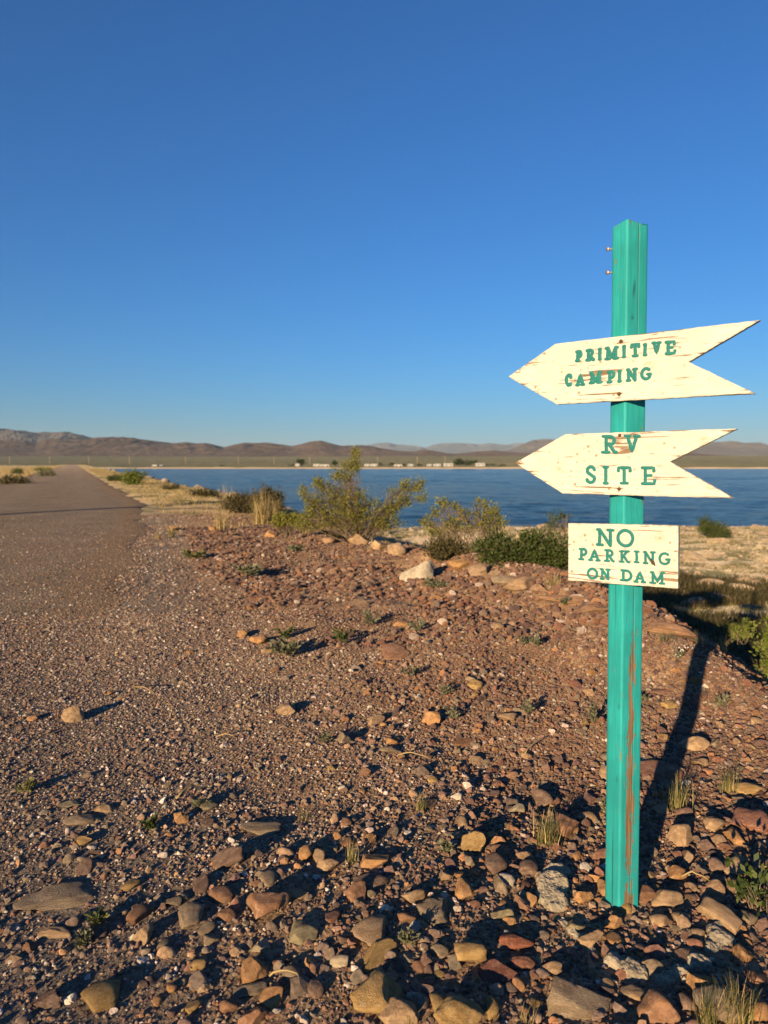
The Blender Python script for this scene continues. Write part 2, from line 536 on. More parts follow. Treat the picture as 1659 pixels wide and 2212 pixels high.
# far plain, hills and mesas as real relief
def polar(name, mat, az, dist, zf, extra=None):
    A, D = np.meshgrid(az, dist, indexing='ij')
    X, Y = D * np.tan(A), D.copy()
    Z = zf(A, D, X, Y)
    n, k = A.shape; idx = np.arange(n * k).reshape(n, k)
    F = np.stack([idx[:-1, :-1], idx[1:, :-1], idx[1:, 1:], idx[:-1, 1:]], -1).reshape(-1, 4)
    me = mesh(name, np.stack([X, Y, Z], -1).reshape(-1, 3), F)
    if extra: extra(me, A, D)
    return tag(link(name, me, mat), kind='structure')


def plain_z(D): return EYE + np.interp(D, [440, 455, 470, 900, 1500, 2600, 6000, 16000], [-5.2, -3.55, -3.0, -1.7, 5, 27, 60, 120])


def plain_extra(me, A, D): fattr(me, 'shore', (sstep(500, 462, D + 30 * fbm(A * 60, D * .01, 3, 3))).ravel())


polar('plain', M_PLAIN, np.linspace(R(-52), R(52), 300), np.concatenate([np.linspace(440, 600, 24), np.geomspace(610, 16000, 60)]),
      lambda A, D, X, Y: plain_z(D) + .25 * fbm(X * .02, Y * .02, 4, 3) * sstep(460, 520, D), plain_extra)

HZ = 1000.0                     # horizon row of the 1659 px wide view


def ridge(name, mat, prof, D0, D1, D2, seed, rough=.12, foot=985):
    """a range whose skyline follows measured heights; it rises from D0 to its ridge at D1 and falls to D2"""
    pu = np.array([p[0] for p in prof]); pv = np.array([p[1] for p in prof])
    az = np.arctan((np.linspace(pu[0], pu[-1], 420) - 829.5) / (FPX * DISP))

    def zf(A, D, X, Y):
        u = np.tan(A) * FPX * DISP + 829.5
        hpx = np.interp(u, pu, pv)
        # a smoothed version of the skyline low on the slope, so spurs spread out
        top = EYE + (HZ - hpx) / (FPX * DISP) * D1
        base = plain_z(D) - 3
        warp = .10 * fbm(X / (D1 * .06), Y / (D1 * .06), seed, 3)
        t = np.clip((D - D0) / (D1 - D0) + warp * sstep(D1, D0, D), 0, 1)
        up = np.where(D <= D1, t ** 1.25 * (2.0 - t) ** .6, np.clip(1 - (D - D1) / (D2 - D1), 0, 1) ** 1.3)
        hgt = np.clip(top - plain_z(np.full_like(D, D1)) * 0 - base, 4, None)
        rg = 1 - np.abs(fbm(X / (D1 * .022), Y / (D1 * .06), seed + 7, 4)) * 2
        z = base + hgt * up * (1 + rough * (rg - .7) * sstep(0, .15, np.abs(D - D1) / (D1 - D0)))
        return z
    dist = np.concatenate([np.linspace(D0, D1, 46), np.linspace(D1, D2, 10)[1:]])
    return polar(name, mat, az, dist, zf)


ridge('back_hills', M_HILLB, [(-120, 930), (-60, 926), (0, 928), (20, 927), (40, 931), (85, 935), (100, 933), (112, 934), (145, 934), (160, 936), (182, 941), (200, 946), (240, 952), (300, 962), (420, 975)], 3600, 5000, 6000, 3, .35)
ridge('front_hills', M_HILL, [(-140, 958), (-60, 950), (0, 951), (30, 950), (58, 952), (80, 957), (100, 951), (140, 949), (196, 949), (212, 945), (240, 945), (266, 945), (300, 948), (331, 953), (380, 958), (403, 956), (426, 959), (443, 957), (463, 961), (486, 966), (506, 961), (529, 957), (560, 957), (578, 956), (600, 959), (630, 964), (657, 958), (677, 953), (695, 952), (713, 957), (737, 963), (770, 963), (793, 962), (823, 968), (856, 973), (890, 976), (915, 971), (938, 974), (962, 979), (980, 981), (1028, 976), (1068, 973), (1100, 977), (1130, 979), (1180, 981), (1250, 983), (1400, 984)], 2300, 3300, 4100, 11, .30)
ridge('mesas', M_MESA, [(760, 972), (790, 963), (812, 958), (836, 956), (856, 960), (890, 962), (920, 967), (930, 963), (950, 958), (985, 957), (1010, 958), (1040, 960), (1055, 957), (1080, 960), (1095, 961), (1110, 958), (1140, 957), (1175, 958), (1200, 960), (1260, 962), (1330, 962), (1400, 964), (1560, 970)], 9000, 11500, 13500, 23, .25)
ridge('right_mountain', M_HILLB, [(1060, 984), (1110, 968), (1135, 957), (1150, 951), (1175, 949), (1200, 950), (1240, 956), (1300, 960), (1360, 962), (1420, 958), (1480, 956), (1530, 955), (1562, 954), (1575, 953), (1590, 954), (1604, 957), (1620, 956), (1640, 956), (1660, 962), (1690, 965), (1740, 960), (1830, 968)], 5200, 6800, 8000, 31, .3)
ridge('dark_knoll', M_HILL, [(1380, 985), (1420, 982), (1450, 978), (1475, 976), (1510, 980), (1550, 983), (1600, 985)], 2400, 3000, 3500, 37, .08)
# ------------------------------------------------------------------ stones
def rock_mesh(name, seed, sub=3, planes=0, rough=.06, lump=.18, cut=(.32, .78), flat=False):
    rnd = random.Random(seed)
    bm = bmesh.new()
    bmesh.ops.create_icosphere(bm, subdivisions=sub, radius=1)
    ns = []
    for _ in range(planes):
        n = Vector((rnd.gauss(0, 1), rnd.gauss(0, 1), rnd.gauss(0, .8))).normalized()
        ns.append((n, rnd.uniform(*cut)))
    off = Vector((rnd.uniform(-50, 50), rnd.uniform(-50, 50), rnd.uniform(-50, 50)))
    for v in bm.verts:
        p = v.co.copy()
        p *= 1 + lump * mnoise.noise(p * .9 + off)
        for n, h in ns:
            d = p.dot(n) - h
            if d > 0: p -= n * d
        p *= 1 + rough * mnoise.fractal(p * 2.6 + off, 1.0, 2.0, 4)
        v.co = p
    me = bpy.data.meshes.new(name); bm.to_mesh(me); bm.free()
    me.polygons.foreach_set('use_smooth', np.full(len(me.polygons), not flat, bool))
    me.materials.append(M_STONE)
    # unit half-extents
    co = np.empty(len(me.vertices) * 3, np.float32); me.vertices.foreach_get('co', co)
    co = co.reshape(-1, 3); lo, hi = co.min(0), co.max(0)
    co = (co - (lo + hi) / 2) / ((hi - lo) / 2)
    me.vertices.foreach_set('co', co.ravel()); me.update()
    return me


RED, ORG, TAN, GRY, PUR, PALE, OCH, OLV = (.33, .175, .10), (.46, .25, .11), (.43, .285, .165), (.29, .215, .145), (.23, .145, .105), (.55, .47, .35), (.43, .275, .11), (.30, .245, .145)
WORDS = {'RED': 'reddish brown'}


def stone(name, u, v, w, h, col, label, cat='stone', ang=0, flat=.6, rz=0, planes=5, rough=.09, lump=.38, sub=4, sink=.3, seed=None, group=None, long=None):
    """a stone whose picture is about w x h px around u, v of the 1659 px wide view"""
    seed = seed if seed is not None else int(u * 7 + v * 13)
    p = hit(u, v + h * .35)
    dist = math.hypot(p[1], EYE - p[2]); s = FPX * DISP / p[1]
    W = w / s; Hh = h / s
    sa = (EYE - p[2]) / dist; ca = p[1] / dist
    H = flat * min(W, Hh * 1.1)
    D = long * W if long else max(.55 * W, min(1.5 * W, (Hh - H * ca * .75) / max(sa, .05)))
    me = rock_mesh(name, seed, sub, planes, rough, lump)
    o = link(name, me, None, None, (p[0], p[1] + D * .12, gz(p[0], p[1]) + H * (.5 - sink)), (R(random.Random(seed).uniform(-6, 6)), R(ang), R(rz)), (W / 2, D / 2, H / 2))
    o.color = tuple(col) + (1,)
    tag(o, label, cat, group)
    STONES.append((p[0], p[1], max(W, D) * .5))
    return o


STONES = []
S = stone
# near the bottom of the frame
S('stone', 583, 1945, 100, 88, RED, 'big reddish brown wedge-shaped stone among gravel, left of centre near bottom', rz=20, planes=5, flat=.75)
S('stone', 806, 2000, 112, 80, TAN, 'smooth brown slab tilted up beside the long olive stone', rz=38, planes=3, flat=.5)
S('stone', 812, 2050, 118, 66, OCH, 'long olive brown stone lying slantwise above the large flat ochre rock', rz=40, flat=.6, long=.36)
S('rock', 815, 2122, 148, 128, OCH, 'largest flat ochre rock with dark stains at the bottom centre', 'rock', rz=30, planes=6, flat=.42, sub=4)
S('stone', 655, 2004, 68, 62, OLV, 'greenish grey rough square stone beside the reddish wedge stone', planes=7, flat=.5)
S('rock', 1250, 2130, 170, 130, GRY, 'large dark angular rock at the bottom edge, below the pale concrete', 'rock', planes=7, flat=.6, sub=4, rough=.08)
S('rock', 992, 2185, 110, 110, OCH, 'tall brown angular rock cut by the bottom edge right of centre', 'rock', rz=-25, planes=6, flat=.7, sub=4)
S('stone', 865, 2180, 84, 80, TAN, 'pale tan broken stone leaning against the largest ochre rock', planes=6, rz=-30, flat=.7)
S('stone', 549, 2088, 64, 70, ORG, 'half round stone with dark rough top and orange side', planes=4, flat=.8)
S('stone', 408, 1962, 64, 76, GRY, 'grey brown upright oval stone at lower left among small gravel', flat=.6, planes=3)
S('rock', 130, 1928, 190, 52, GRY, 'wide half-buried rough slab at lower left', 'rock', planes=4, flat=.35, sub=4, rough=.14, long=.6)
S('stone', 308, 2006, 44, 60, TAN, 'light tan egg-shaped stone standing at lower left', flat=.9)
S('stone', 118, 2010, 80, 36, TAN, 'tan ridge stone below the wide half-buried slab', planes=3, flat=.5, rz=-20)
S('stone', 1022, 1815, 56, 58, OCH, 'ochre rounded cobble casting a shadow right of centre', flat=.9)
S('stone', 1228, 1783, 58, 62, RED, 'cracked reddish block beside the green grass tuft left of the post', planes=6, flat=.95, rough=.08)
S('stone', 1112, 2026, 84, 54, (.30, .11, .062), 'brick red flat-topped slab at lower right of centre', planes=6, flat=.6)
S('stone', 1078, 2092, 92, 66, (.20, .085, .062), 'dark red heart-shaped stone below the brick red slab', planes=5, flat=.55)
S('stone', 1016, 2056, 74, 66, OCH, 'angular two-faced grey ochre stone left of the brick red slab', planes=6, flat=.8)
S('stone', 1000, 1906, 46, 78, ORG, 'smooth orange brown upright cobble right of centre', flat=.9, rz=10)
S('stone', 1085, 1902, 48, 56, GRY, 'grey brown oval cobble right of the orange brown upright cobble', flat=.7)
S('stone', 1084, 1968, 52, 42, OLV, 'lichen green rounded stone below the grey brown oval cobble', flat=.8)
S('stone', 935, 1958, 74, 66, GRY, 'rough layered grey stone with broken face, bottom centre', planes=5, flat=.4, rough=.14)
S('stone', 768, 1925, 48, 54, RED, 'reddish knobbly stone above the smooth brown slab', flat=.9, rough=.1)
S('stone', 800, 1898, 84, 44, PUR, 'dark flat stone lying behind the reddish knobbly stone', planes=3, flat=.45)
S('stone', 808, 1855, 68, 40, ORG, 'rounded reddish tan cobble at centre, beside a thin grass tuft', flat=.7)
S('stone', 708, 1868, 52, 40, TAN, 'pale tan cobble left of the thin grass tuft', flat=.8)
S('stone', 660, 1838, 36, 44, ORG, 'small upright orange brown cobble left of the pale tan cobble', flat=.9)
S('stone', 690, 1845, 30, 40, TAN, 'upright tan cobble between two others below centre', flat=.9)
S('stone', 640, 1925, 64, 30, TAN, 'flat brown stone above the reddish wedge-shaped stone', flat=.6)
S('stone', 540, 2132, 80, 34, GRY, 'long ribbed grey brown stone below the half round stone', planes=2, flat=.5, rz=20, rough=.1)
S('stone', 545, 2190, 66, 60, RED, 'reddish rock cut by the bottom edge left of centre', planes=4, flat=.8)
S('stone', 1130, 2075, 60, 40, (.25, .11, .075), 'small pinkish red stone right of the heart-shaped stone', planes=4, flat=.7)
S('stone', 1195, 2085, 58, 40, TAN, 'smooth tan pebble-shaped stone above the large dark angular rock', flat=.7)
S('stone', 1410, 2085, 66, 44, GRY, 'brown dome-shaped cobble sitting on the broken concrete', flat=.8)
S('stone', 1490, 2060, 70, 40, PUR, 'ridged flat dark stone right of the concrete pieces', planes=2, flat=.4, rough=.12)
S('stone', 1262, 1935, 46, 40, ORG, 'round orange cobble lying against the left side of the concrete', flat=.9)
S('stone', 1275, 2030, 60, 52, TAN, 'rounded tan cobble inside the concrete ring', flat=.9)
S('stone', 1325, 1990, 44, 40, ORG, 'round orange tan cobble directly below the post', flat=.9)
S('stone', 1240, 1995, 52, 36, OLV, 'grey green oval cobble left of the round orange tan cobble', flat=.7)
S('stone', 1290, 1895, 48, 34, ORG, 'flat orange brown stone left of the post foot', flat=.7)
S('stone', 1310, 1915, 34, 48, ORG, 'tall orange stone touching the left of the post foot', planes=4, flat=.9)
S('stone', 1395, 1925, 68, 50, RED, 'flat reddish slab just right of the post foot', planes=4, flat=.5, rz=-20)
S('stone', 1438, 1932, 84, 54, TAN, 'rough tan rounded stone two along to the right of the post foot', planes=3, flat=.7)
S('stone', 1465, 1885, 48, 38, ORG, 'small orange tan cobble up and right of the post foot', flat=.8)
S('stone', 1565, 1965, 58, 92, TAN, 'long smooth tan stone at right, beside the leafy green weed', rz=28, flat=.8, long=1.9)
S('stone', 1605, 2055, 50, 46, ORG, 'rough orange stone at the right edge below the long smooth one', planes=4, flat=.8, rough=.12)
S('stone', 1520, 2125, 66, 54, ORG, 'brown block stone at lower right corner', planes=6, flat=.9)
S('rock', 1555, 2165, 110, 86, GRY, 'large rounded grey brown rock at lower right behind the grass tuft', 'rock', flat=.7, planes=3, sub=4)
S('stone', 1420, 2165, 96, 84, RED, 'reddish split rock at the bottom right of centre', 'stone', planes=6, flat=.75)
S('stone', 1370, 2140, 70, 44, TAN, 'dull tan flat stone left of the reddish split rock', planes=3, flat=.5)
# right middle
S('stone', 1500, 1602, 62, 42, TAN, 'tan rounded stone half in the shadow of the post', flat=.8, planes=3)
S('rock', 1425, 1658, 110, 60, (.26, .13, .082), 'wide flat reddish slab crossed by the post shadow', 'rock', planes=5, flat=.4)
S('stone', 1318, 1662, 44, 56, TAN, 'tan stone partly hidden behind the left side of the post', planes=3, flat=.7)
S('stone', 1612, 1700, 76, 34, OCH, 'brown angular stone above the big pink rock at right', planes=5, flat=.7)
S('rock', 1632, 1765, 96, 70, (.33, .155, .105), 'big smooth pinkish rock cut by the right edge', 'rock', flat=.6, planes=3, rz=-30, sub=4)
S('stone', 1472, 1798, 62, 66, TAN, 'brown boulder-shaped stone at right of the post, below the grass', flat=.9, planes=4)
S('stone', 1545, 1775, 50, 44, TAN, 'small tan rounded stone left of the big pinkish rock', flat=.7)
S('stone', 1590, 1800, 40, 46, ORG, 'orange tilted chip below the small tan rounded stone', planes=4, flat=.7)
S('stone', 1420, 1490, 60, 18, (.28, .15, .10), 'low flat pinkish stone right of the post at mid height', flat=.5)
S('stone', 1445, 1518, 48, 22, OCH, 'small golden stone beside the flat pinkish stone', flat=.6)
# middle
S('stone', 155, 1543, 50, 42, TAN, 'brown pyramid-shaped stone with long shadow on the dark gravel at left', planes=4, flat=1.0, cat='stone')
S('stone', 68, 1551, 28, 16, ORG, 'small tan stone left of the pyramid-shaped stone', flat=.8)
S('stone', 262, 1506, 28, 12, TAN, 'flat tan stone at the tip of the pyramid stone shadow', flat=.6)
S('stone', 238, 1496, 14, 14, ORG, 'tiny tan chip near the end of the long stone shadow', flat=.8)
S('stone', 170, 1765, 72, 36, GRY, 'long flat grey brown stone lying slanted on gravel at left', rz=22, flat=.5)
S('stone', 225, 1743, 48, 24, TAN, 'smooth brown oval stone above the long flat one at left', flat=.7)
S('stone', 150, 1735, 52, 18, OLV, 'thin dark olive stone left of the smooth brown oval stone', rz=15, flat=.6)
S('stone', 390, 1765, 36, 34, ORG, 'orange upright square stone at left of centre', planes=5, flat=1.0)
S('stone', 450, 1733, 40, 32, OLV, 'dark olive flat stone right of the orange square stone', flat=.5)
S('stone', 560, 1785, 100, 34, GRY, 'wide grey layered slab at centre left, low in the gravel', planes=3, flat=.5, rough=.12)
S('stone', 930, 1550, 44, 38, ORG, 'pointed orange brown stone at centre among gray weeds', planes=5, flat=.9)
S('stone', 1025, 1476, 42, 26, OCH, 'golden ochre domed stone right of centre', flat=.8)
S('stone', 1098, 1546, 52, 30, TAN, 'smooth brown domed stone left of the post', flat=.7)
S('stone', 741, 1592, 36, 36, GRY, 'dark angular stone in centre of the gravel', planes=5, flat=.9)
S('stone', 812, 1554, 40, 30, TAN, 'rounded light brown stone at centre beside straw', flat=.8)
S('stone', 618, 1530, 42, 30, TAN, 'domed tan stone left of centre in purple gravel', flat=.8)
S('stone', 845, 1615, 54, 24, GRY, 'overlapping grey brown stone in mid gravel', flat=.6)
S('stone', 1000, 1600, 56, 22, (.30, .15, .08), 'flat orange brown stone half buried right of centre', flat=.5)
S('rock', 852, 1402, 70, 36, RED, 'dark red half-buried slab in the bare earth patch', 'rock', planes=4, flat=.3, rough=.12)
S('stone', 523, 1366, 26, 28, ORG, 'bright tan upright stone at left of the bare earth patch', flat=.9)
S('stone', 557, 1378, 46, 28, ORG, 'orange wedge stone right of the bright tan upright stone', planes=4, flat=.7)
S('stone', 576, 1405, 28, 18, TAN, 'pale tan small stone below the orange wedge stone', flat=.8)
S('stone', 745, 1545, 20, 30, RED, 'small reddish upright stone left of centre', flat=.9)
S('stone', 1075, 1350, 30, 22, TAN, 'tan flat stone high on the gravel slope left of the post', flat=.7)
S('stone', 945, 1290, 36, 18, ORG, 'orange flat stone on the slope below the white boulder', flat=.6)
S('stone', 1000, 1302, 34, 14, (.34, .13, .08), 'small brick red pointed stone below the bushes', planes=4, flat=.8)
S('stone', 865, 1345, 34, 18, ORG, 'low orange brown stone on the upper gravel slope', flat=.7)
# crest rocks
S('boulder', 900, 1231, 77, 60, (.45, .385, .29), 'white craggy boulder on the crest below the second bush', 'boulder', planes=6, flat=.95, rough=.13, sub=4)
S('boulder', 778, 1163, 53, 35, (.38, .25, .14), 'tan angular boulder under the big creosote bush', 'boulder', planes=5, flat=.9)
S('boulder', 826, 1177, 55, 35, (.48, .33, .19), 'pale yellow broken block, left one of the crest pair', 'boulder', planes=6, flat=.85)
S('boulder', 858, 1187, 43, 38, (.46, .31, .18), 'pale yellow broken block, right one of the crest pair', 'boulder', planes=6, flat=.9)
S('boulder', 998, 1217, 62, 25, (.42, .23, .09), 'orange stone at the foot of the green bush', 'boulder', planes=3, flat=.8)
S('boulder', 1038, 1226, 55, 35, (.33, .22, .14), 'grey brown boulder right of the orange stone under the green bush', 'boulder', planes=4, flat=.8)
S('boulder', 1095, 1249, 67, 28, GRY, 'low grey stone in front of the green bush', 'boulder', planes=3, flat=.7)
S('boulder', 1130, 1254, 67, 38, (.34, .22, .13), 'tan slab leaning at the right foot of the green bush', 'boulder', planes=5, flat=.7, rz=-25)
S('boulder', 1222, 1288, 134, 32, (.33, .185, .105), 'long brown edging slab left of the post on the crest', 'boulder', planes=4, flat=.55, rz=-28, long=.45)
S('boulder', 1290, 1312, 72, 32, (.30, .175, .10), 'short brown edging stone touching the left side of the post', 'boulder', planes=4, flat=.6, rz=-28)
S('boulder', 1440, 1348, 144, 55, (.36, .205, .115), 'long brown edging slab right of the post on the crest', 'boulder', planes=4, flat=.5, rz=-42, long=.45)
S('stone', 376, 1142, 26, 14, ORG, 'small tan block stone beside the road edge grass', planes=5, flat=1.0)
S('stone', 412, 1153, 28, 12, PUR, 'dark low stone right of the small tan block by the road', flat=.7)
S('stone', 458, 1142, 18, 16, ORG, 'brown stone at the foot of the left dry grass tuft', flat=.8)
S('stone', 585, 1152, 30, 16, ORG, 'orange brown stone below the tall dry grass tuft', flat=.8)
S('stone', 490, 1192, 26, 14, (.24, .13, .09), 'pinkish low stone on the bare shoulder', flat=.7)
S('stone', 530, 1196, 18, 10, ORG, 'small round stone right of the pinkish low stone', flat=.7)
S('boulder', 930, 1204, 40, 22, (.36, .23, .14), 'brown boulder behind the white craggy boulder', 'boulder', planes=5, flat=.9)
S('boulder', 712, 1166, 34, 18, (.36, .22, .13), 'low brown boulder left of the tan one under the big creosote', 'boulder', planes=4, flat=.8)
S('boulder', 1172, 1268, 44, 26, (.34, .21, .125), 'tilted brown slab left of the long edging slab', 'boulder', planes=5, flat=.8, rz=-25)
S('boulder', 1066, 1240, 40, 22, (.30, .20, .13), 'small dark tan boulder in the row under the green bush', 'boulder', planes=5, flat=.9)
# shore flat rocks
S('boulder', 1540, 1258, 66, 32, (.42, .31, .20), 'rounded sandstone boulder at the edge of the bank shadow, left of two', 'boulder', flat=.7, planes=2)
S('boulder', 1605, 1268, 72, 26, (.46, .35, .23), 'rounded sandstone boulder at the edge of the bank shadow, right of two', 'boulder', flat=.7, planes=2)
S('boulder', 1570, 1290, 60, 28, GRY, 'grey boulder wholly in the bank shadow on the shore flat', 'boulder', flat=.6, planes=3)
S('boulder', 1600, 1332, 150, 22, GRY, 'long flat ledge in the shade behind the small bright green weed', 'boulder', flat=.5, planes=4, long=.4)

# concrete collar round the post foot, broken into pieces
def concrete(pts, wpx, hgt, label, seed):
    """a rough broken strip of old concrete following ground points under the given pixels"""
    P = [hit(*p) for p in pts]; q = []
    for i in range(len(P) - 1):
        for k in range(10): q.append(P[i] + (P[i+1] - P[i]) * k / 10)
    q.append(P[-1]); n = len(q); c0 = q[n // 2].copy()
    w = wpx / (FPX * DISP / c0[1]) / 2 * 1.15
    V, F = [], []; m_ = 22
    for i, p in enumerate(q):
        d = q[min(i+1, n-1)] - q[max(i-1, 0)]; d[2] = 0; d /= np.linalg.norm(d); s_ = np.array([-d[1], d[0], 0])
        e = math.sin(math.pi * (i + .25) / (n - .5)) ** .28
        for k in range(m_):
            t = math.pi * k / (m_ - 1); x, z = math.cos(t), math.sin(t)
            x = math.copysign(abs(x) ** .6, x); z = z ** .55
            o_ = p + s_ * x * w * e + np.array([0, 0, z * hgt * .72 * e - .015]) - c0
            v = Vector(o_)
            g = mnoise.fractal(v * 30 + Vector((seed, 0, 0)), .8, 2.1, 5) * .014 + mnoise.noise(v * 14 + Vector((0, seed, 0))) * .012
            V.append(v + Vector((s_[0] * x, s_[1] * x, z)).normalized() * g)
    for i in range(n - 1):
        for k in range(m_ - 1): F.append((i*m_ + k, i*m_ + k + 1, (i+1)*m_ + k + 1, (i+1)*m_ + k))
    F += [tuple(range(m_)), tuple((n-1)*m_ + k for k in range(m_))[::-1]]
    me = mesh('concrete_chunk', V, F)
    bm = bmesh.new(); bm.from_mesh(me); bmesh.ops.recalc_face_normals(bm, faces=bm.faces[:]); bm.to_mesh(me); bm.free()
    o = link('concrete_chunk', me, M_CONC, None, tuple(c0)); tag(o, label, 'concrete', 'pieces of the broken concrete collar')
    for p in q[::5]: STONES.append((p[0], p[1], w * .9))


concrete([(1212, 1872), (1196, 1905), (1190, 1940), (1205, 1972)], 56, .060, 'rough pale concrete lump with pebbles, left of the post foot', 1)
concrete([(1205, 1982), (1232, 2016), (1262, 2040), (1290, 2062)], 22, .035, 'narrow broken concrete strip running down from the pale lump', 2)
concrete([(1302, 2072), (1340, 2088), (1376, 2106), (1402, 2112)], 52, .055, 'widest pale broken concrete piece in front of the post', 3)
concrete([(1404, 2106), (1440, 2118), (1456, 2104), (1470, 2088)], 36, .045, 'pale concrete piece just right of the widest one', 4)
concrete([(1472, 2092), (1500, 2088), (1522, 2074)], 30, .040, 'short concrete piece under the ridged dark stone', 5)
concrete([(1532, 2060), (1552, 2034), (1566, 2000), (1560, 1985)], 46, .045, 'crumbling gravelly concrete end at right of the ring', 6)

# three hundred or so loose stones that can be told apart, then the gravel that cannot be counted
rng = np.random.default_rng(5)
SH = [rock_mesh('loose_stone', 900 + k, 3, (2, 3, 5, 8, 9, 7, 4, 6)[k], .07, .32) for k in range(8)]
SHN = ['rounded', 'rounded', 'rounded', 'angular', 'angular', 'angular', 'rounded', 'rounded']
pal = [('reddish', RED), ('orange', ORG), ('tan', TAN), ('grey brown', GRY), ('purple brown', PUR), ('tan', OCH), ('pale', (.52, .42, .29)), ('reddish', (.26, .13, .09))]


def free(x, y, r):
    return all((x - a) ** 2 + (y - b) ** 2 > (r * .8 + c * .9) ** 2 for a, b, c in STONES)


n = 0
tries = 0
while n < 205 and tries < 6000:
    tries += 1
    v = 1290 + 900 * rng.random() ** .62
    u = 20 + 1630 * rng.random() ** .75
    p = hit(u, v)
    if p[0] - roadx(p[1]) < .25 or p[0] - crest(p[1]) > .1: continue
    if rng.random() > .35 + .65 * sstep(-.9, .5, p[0]): continue
    s = float(np.clip(rng.lognormal(math.log(.05 if v > 1850 else .040), .36), .026, .11)) * (1 + .03 * p[1])
    if not free(p[0], p[1], s / 2): continue
    k = int(rng.integers(8)); cname, c = pal[int(rng.choice(8, p=[.2, .14, .17, .2, .12, .09, .04, .04]))]
    c = tuple(np.clip(np.array(c) * rng.uniform(.8, 1.15), 0, 1))
    asp = rng.uniform(.6, .95); H = s * rng.uniform(.45, .75)
    o = link('loose_stone', SH[k], None, None, (p[0], p[1], gz(p[0], p[1]) + H * .14), (R(rng.uniform(-12, 12)), R(rng.uniform(-12, 12)), rng.uniform(0, 6.28)), (s / 2, s / 2 * asp, H / 2))
    o.color = tuple(c) + (1,)
    where = 'on the lower gravel' if v > 1750 else ('on the middle gravel' if v > 1480 else 'high on the gravel slope')
    side = 'left of the post' if u < 1310 else 'right of the post'
    tag(o, f'loose {SHN[k]} {cname} stone {where}, {side}', 'stone', f'loose {SHN[k]} {cname} stones {where} {side}')
    STONES.append((p[0], p[1], s / 2)); n += 1

# riprap boulders on the lake side of the dam
RB = [rock_mesh('riprap_boulder', 700 + k, 3, 6, .08, .2) for k in range(5)]
for i in range(70):
    y = float(rng.uniform(24, 75) if i < 46 else rng.uniform(75, 150)); d = rng.uniform(.3, 2.6)
    x = float(crest(y)) + d; s = rng.uniform(.5, 1.1)
    o = link('riprap_boulder', RB[i % 5], None, None, (x, y, gz(x, y) + .1 * s), (rng.uniform(-.3, .3), rng.uniform(-.3, .3), rng.uniform(0, 6)), (s / 2, s / 2 * rng.uniform(.7, 1), s * rng.uniform(.25, .4)))
    c = np.array((.30, .25, .20)) * rng.uniform(.6, 1.5)
    o.color = tuple(c) + (1,)
    wh = 'nearer stretch' if y < 40 else ('middle stretch' if y < 75 else 'far end')
    tag(o, f'grey riprap boulder on the lake side of the dam, {wh} beside the road', 'boulder', f'riprap boulders along the dam, {wh}')
# flat pale rocks on the shore flat
for i in range(56):
    y = float(rng.uniform(16, 40)); x = float(rng.uniform(.30, .62) * y) if i < 46 else float(rng.uniform(.1, .3) * y)
    if x - crest(y) < 3.2 or y > float(shore_y(np.array(x))) + .3: continue
    s = rng.uniform(.35, 1.0)
    o = link('shore_rock', RB[i % 5], None, None, (x, y, gz(x, y) + .03), (rng.uniform(-.1, .1), rng.uniform(-.1, .1), rng.uniform(-.5, .5)), (s / 2, s * .3, s * rng.uniform(.16, .30)))
    o.color = tuple(np.array((.36, .275, .185)) * rng.uniform(.75, 1.1)) + (1,)
    wh = 'by the water' if y > 33 else ('midway over the shore flat' if y > 25 else 'near the bank')
    sz = 'large' if s > .85 else 'small'
    tag(o, f'{sz} pale sandstone rock lying flat {wh}', 'rock', f'{sz} pale rocks {wh}')


# gravel: geometry-nodes instances of eight pebbles
def protos(seed, ang):
    coll = bpy.data.collections.new('pebble_shapes')
    for k in range(6):
        me = rock_mesh('pebble', seed + k, 2 if k < 6 else 1, (0, 2, 5, 7, 6, 3)[k] + (2 if ang else 0), .06, .35, flat=k in (2, 3, 4))
        me.materials.clear(); me.materials.append(M_GRAVEL)
        coll.objects.link(bpy.data.objects.new('pebble', me))
    return coll


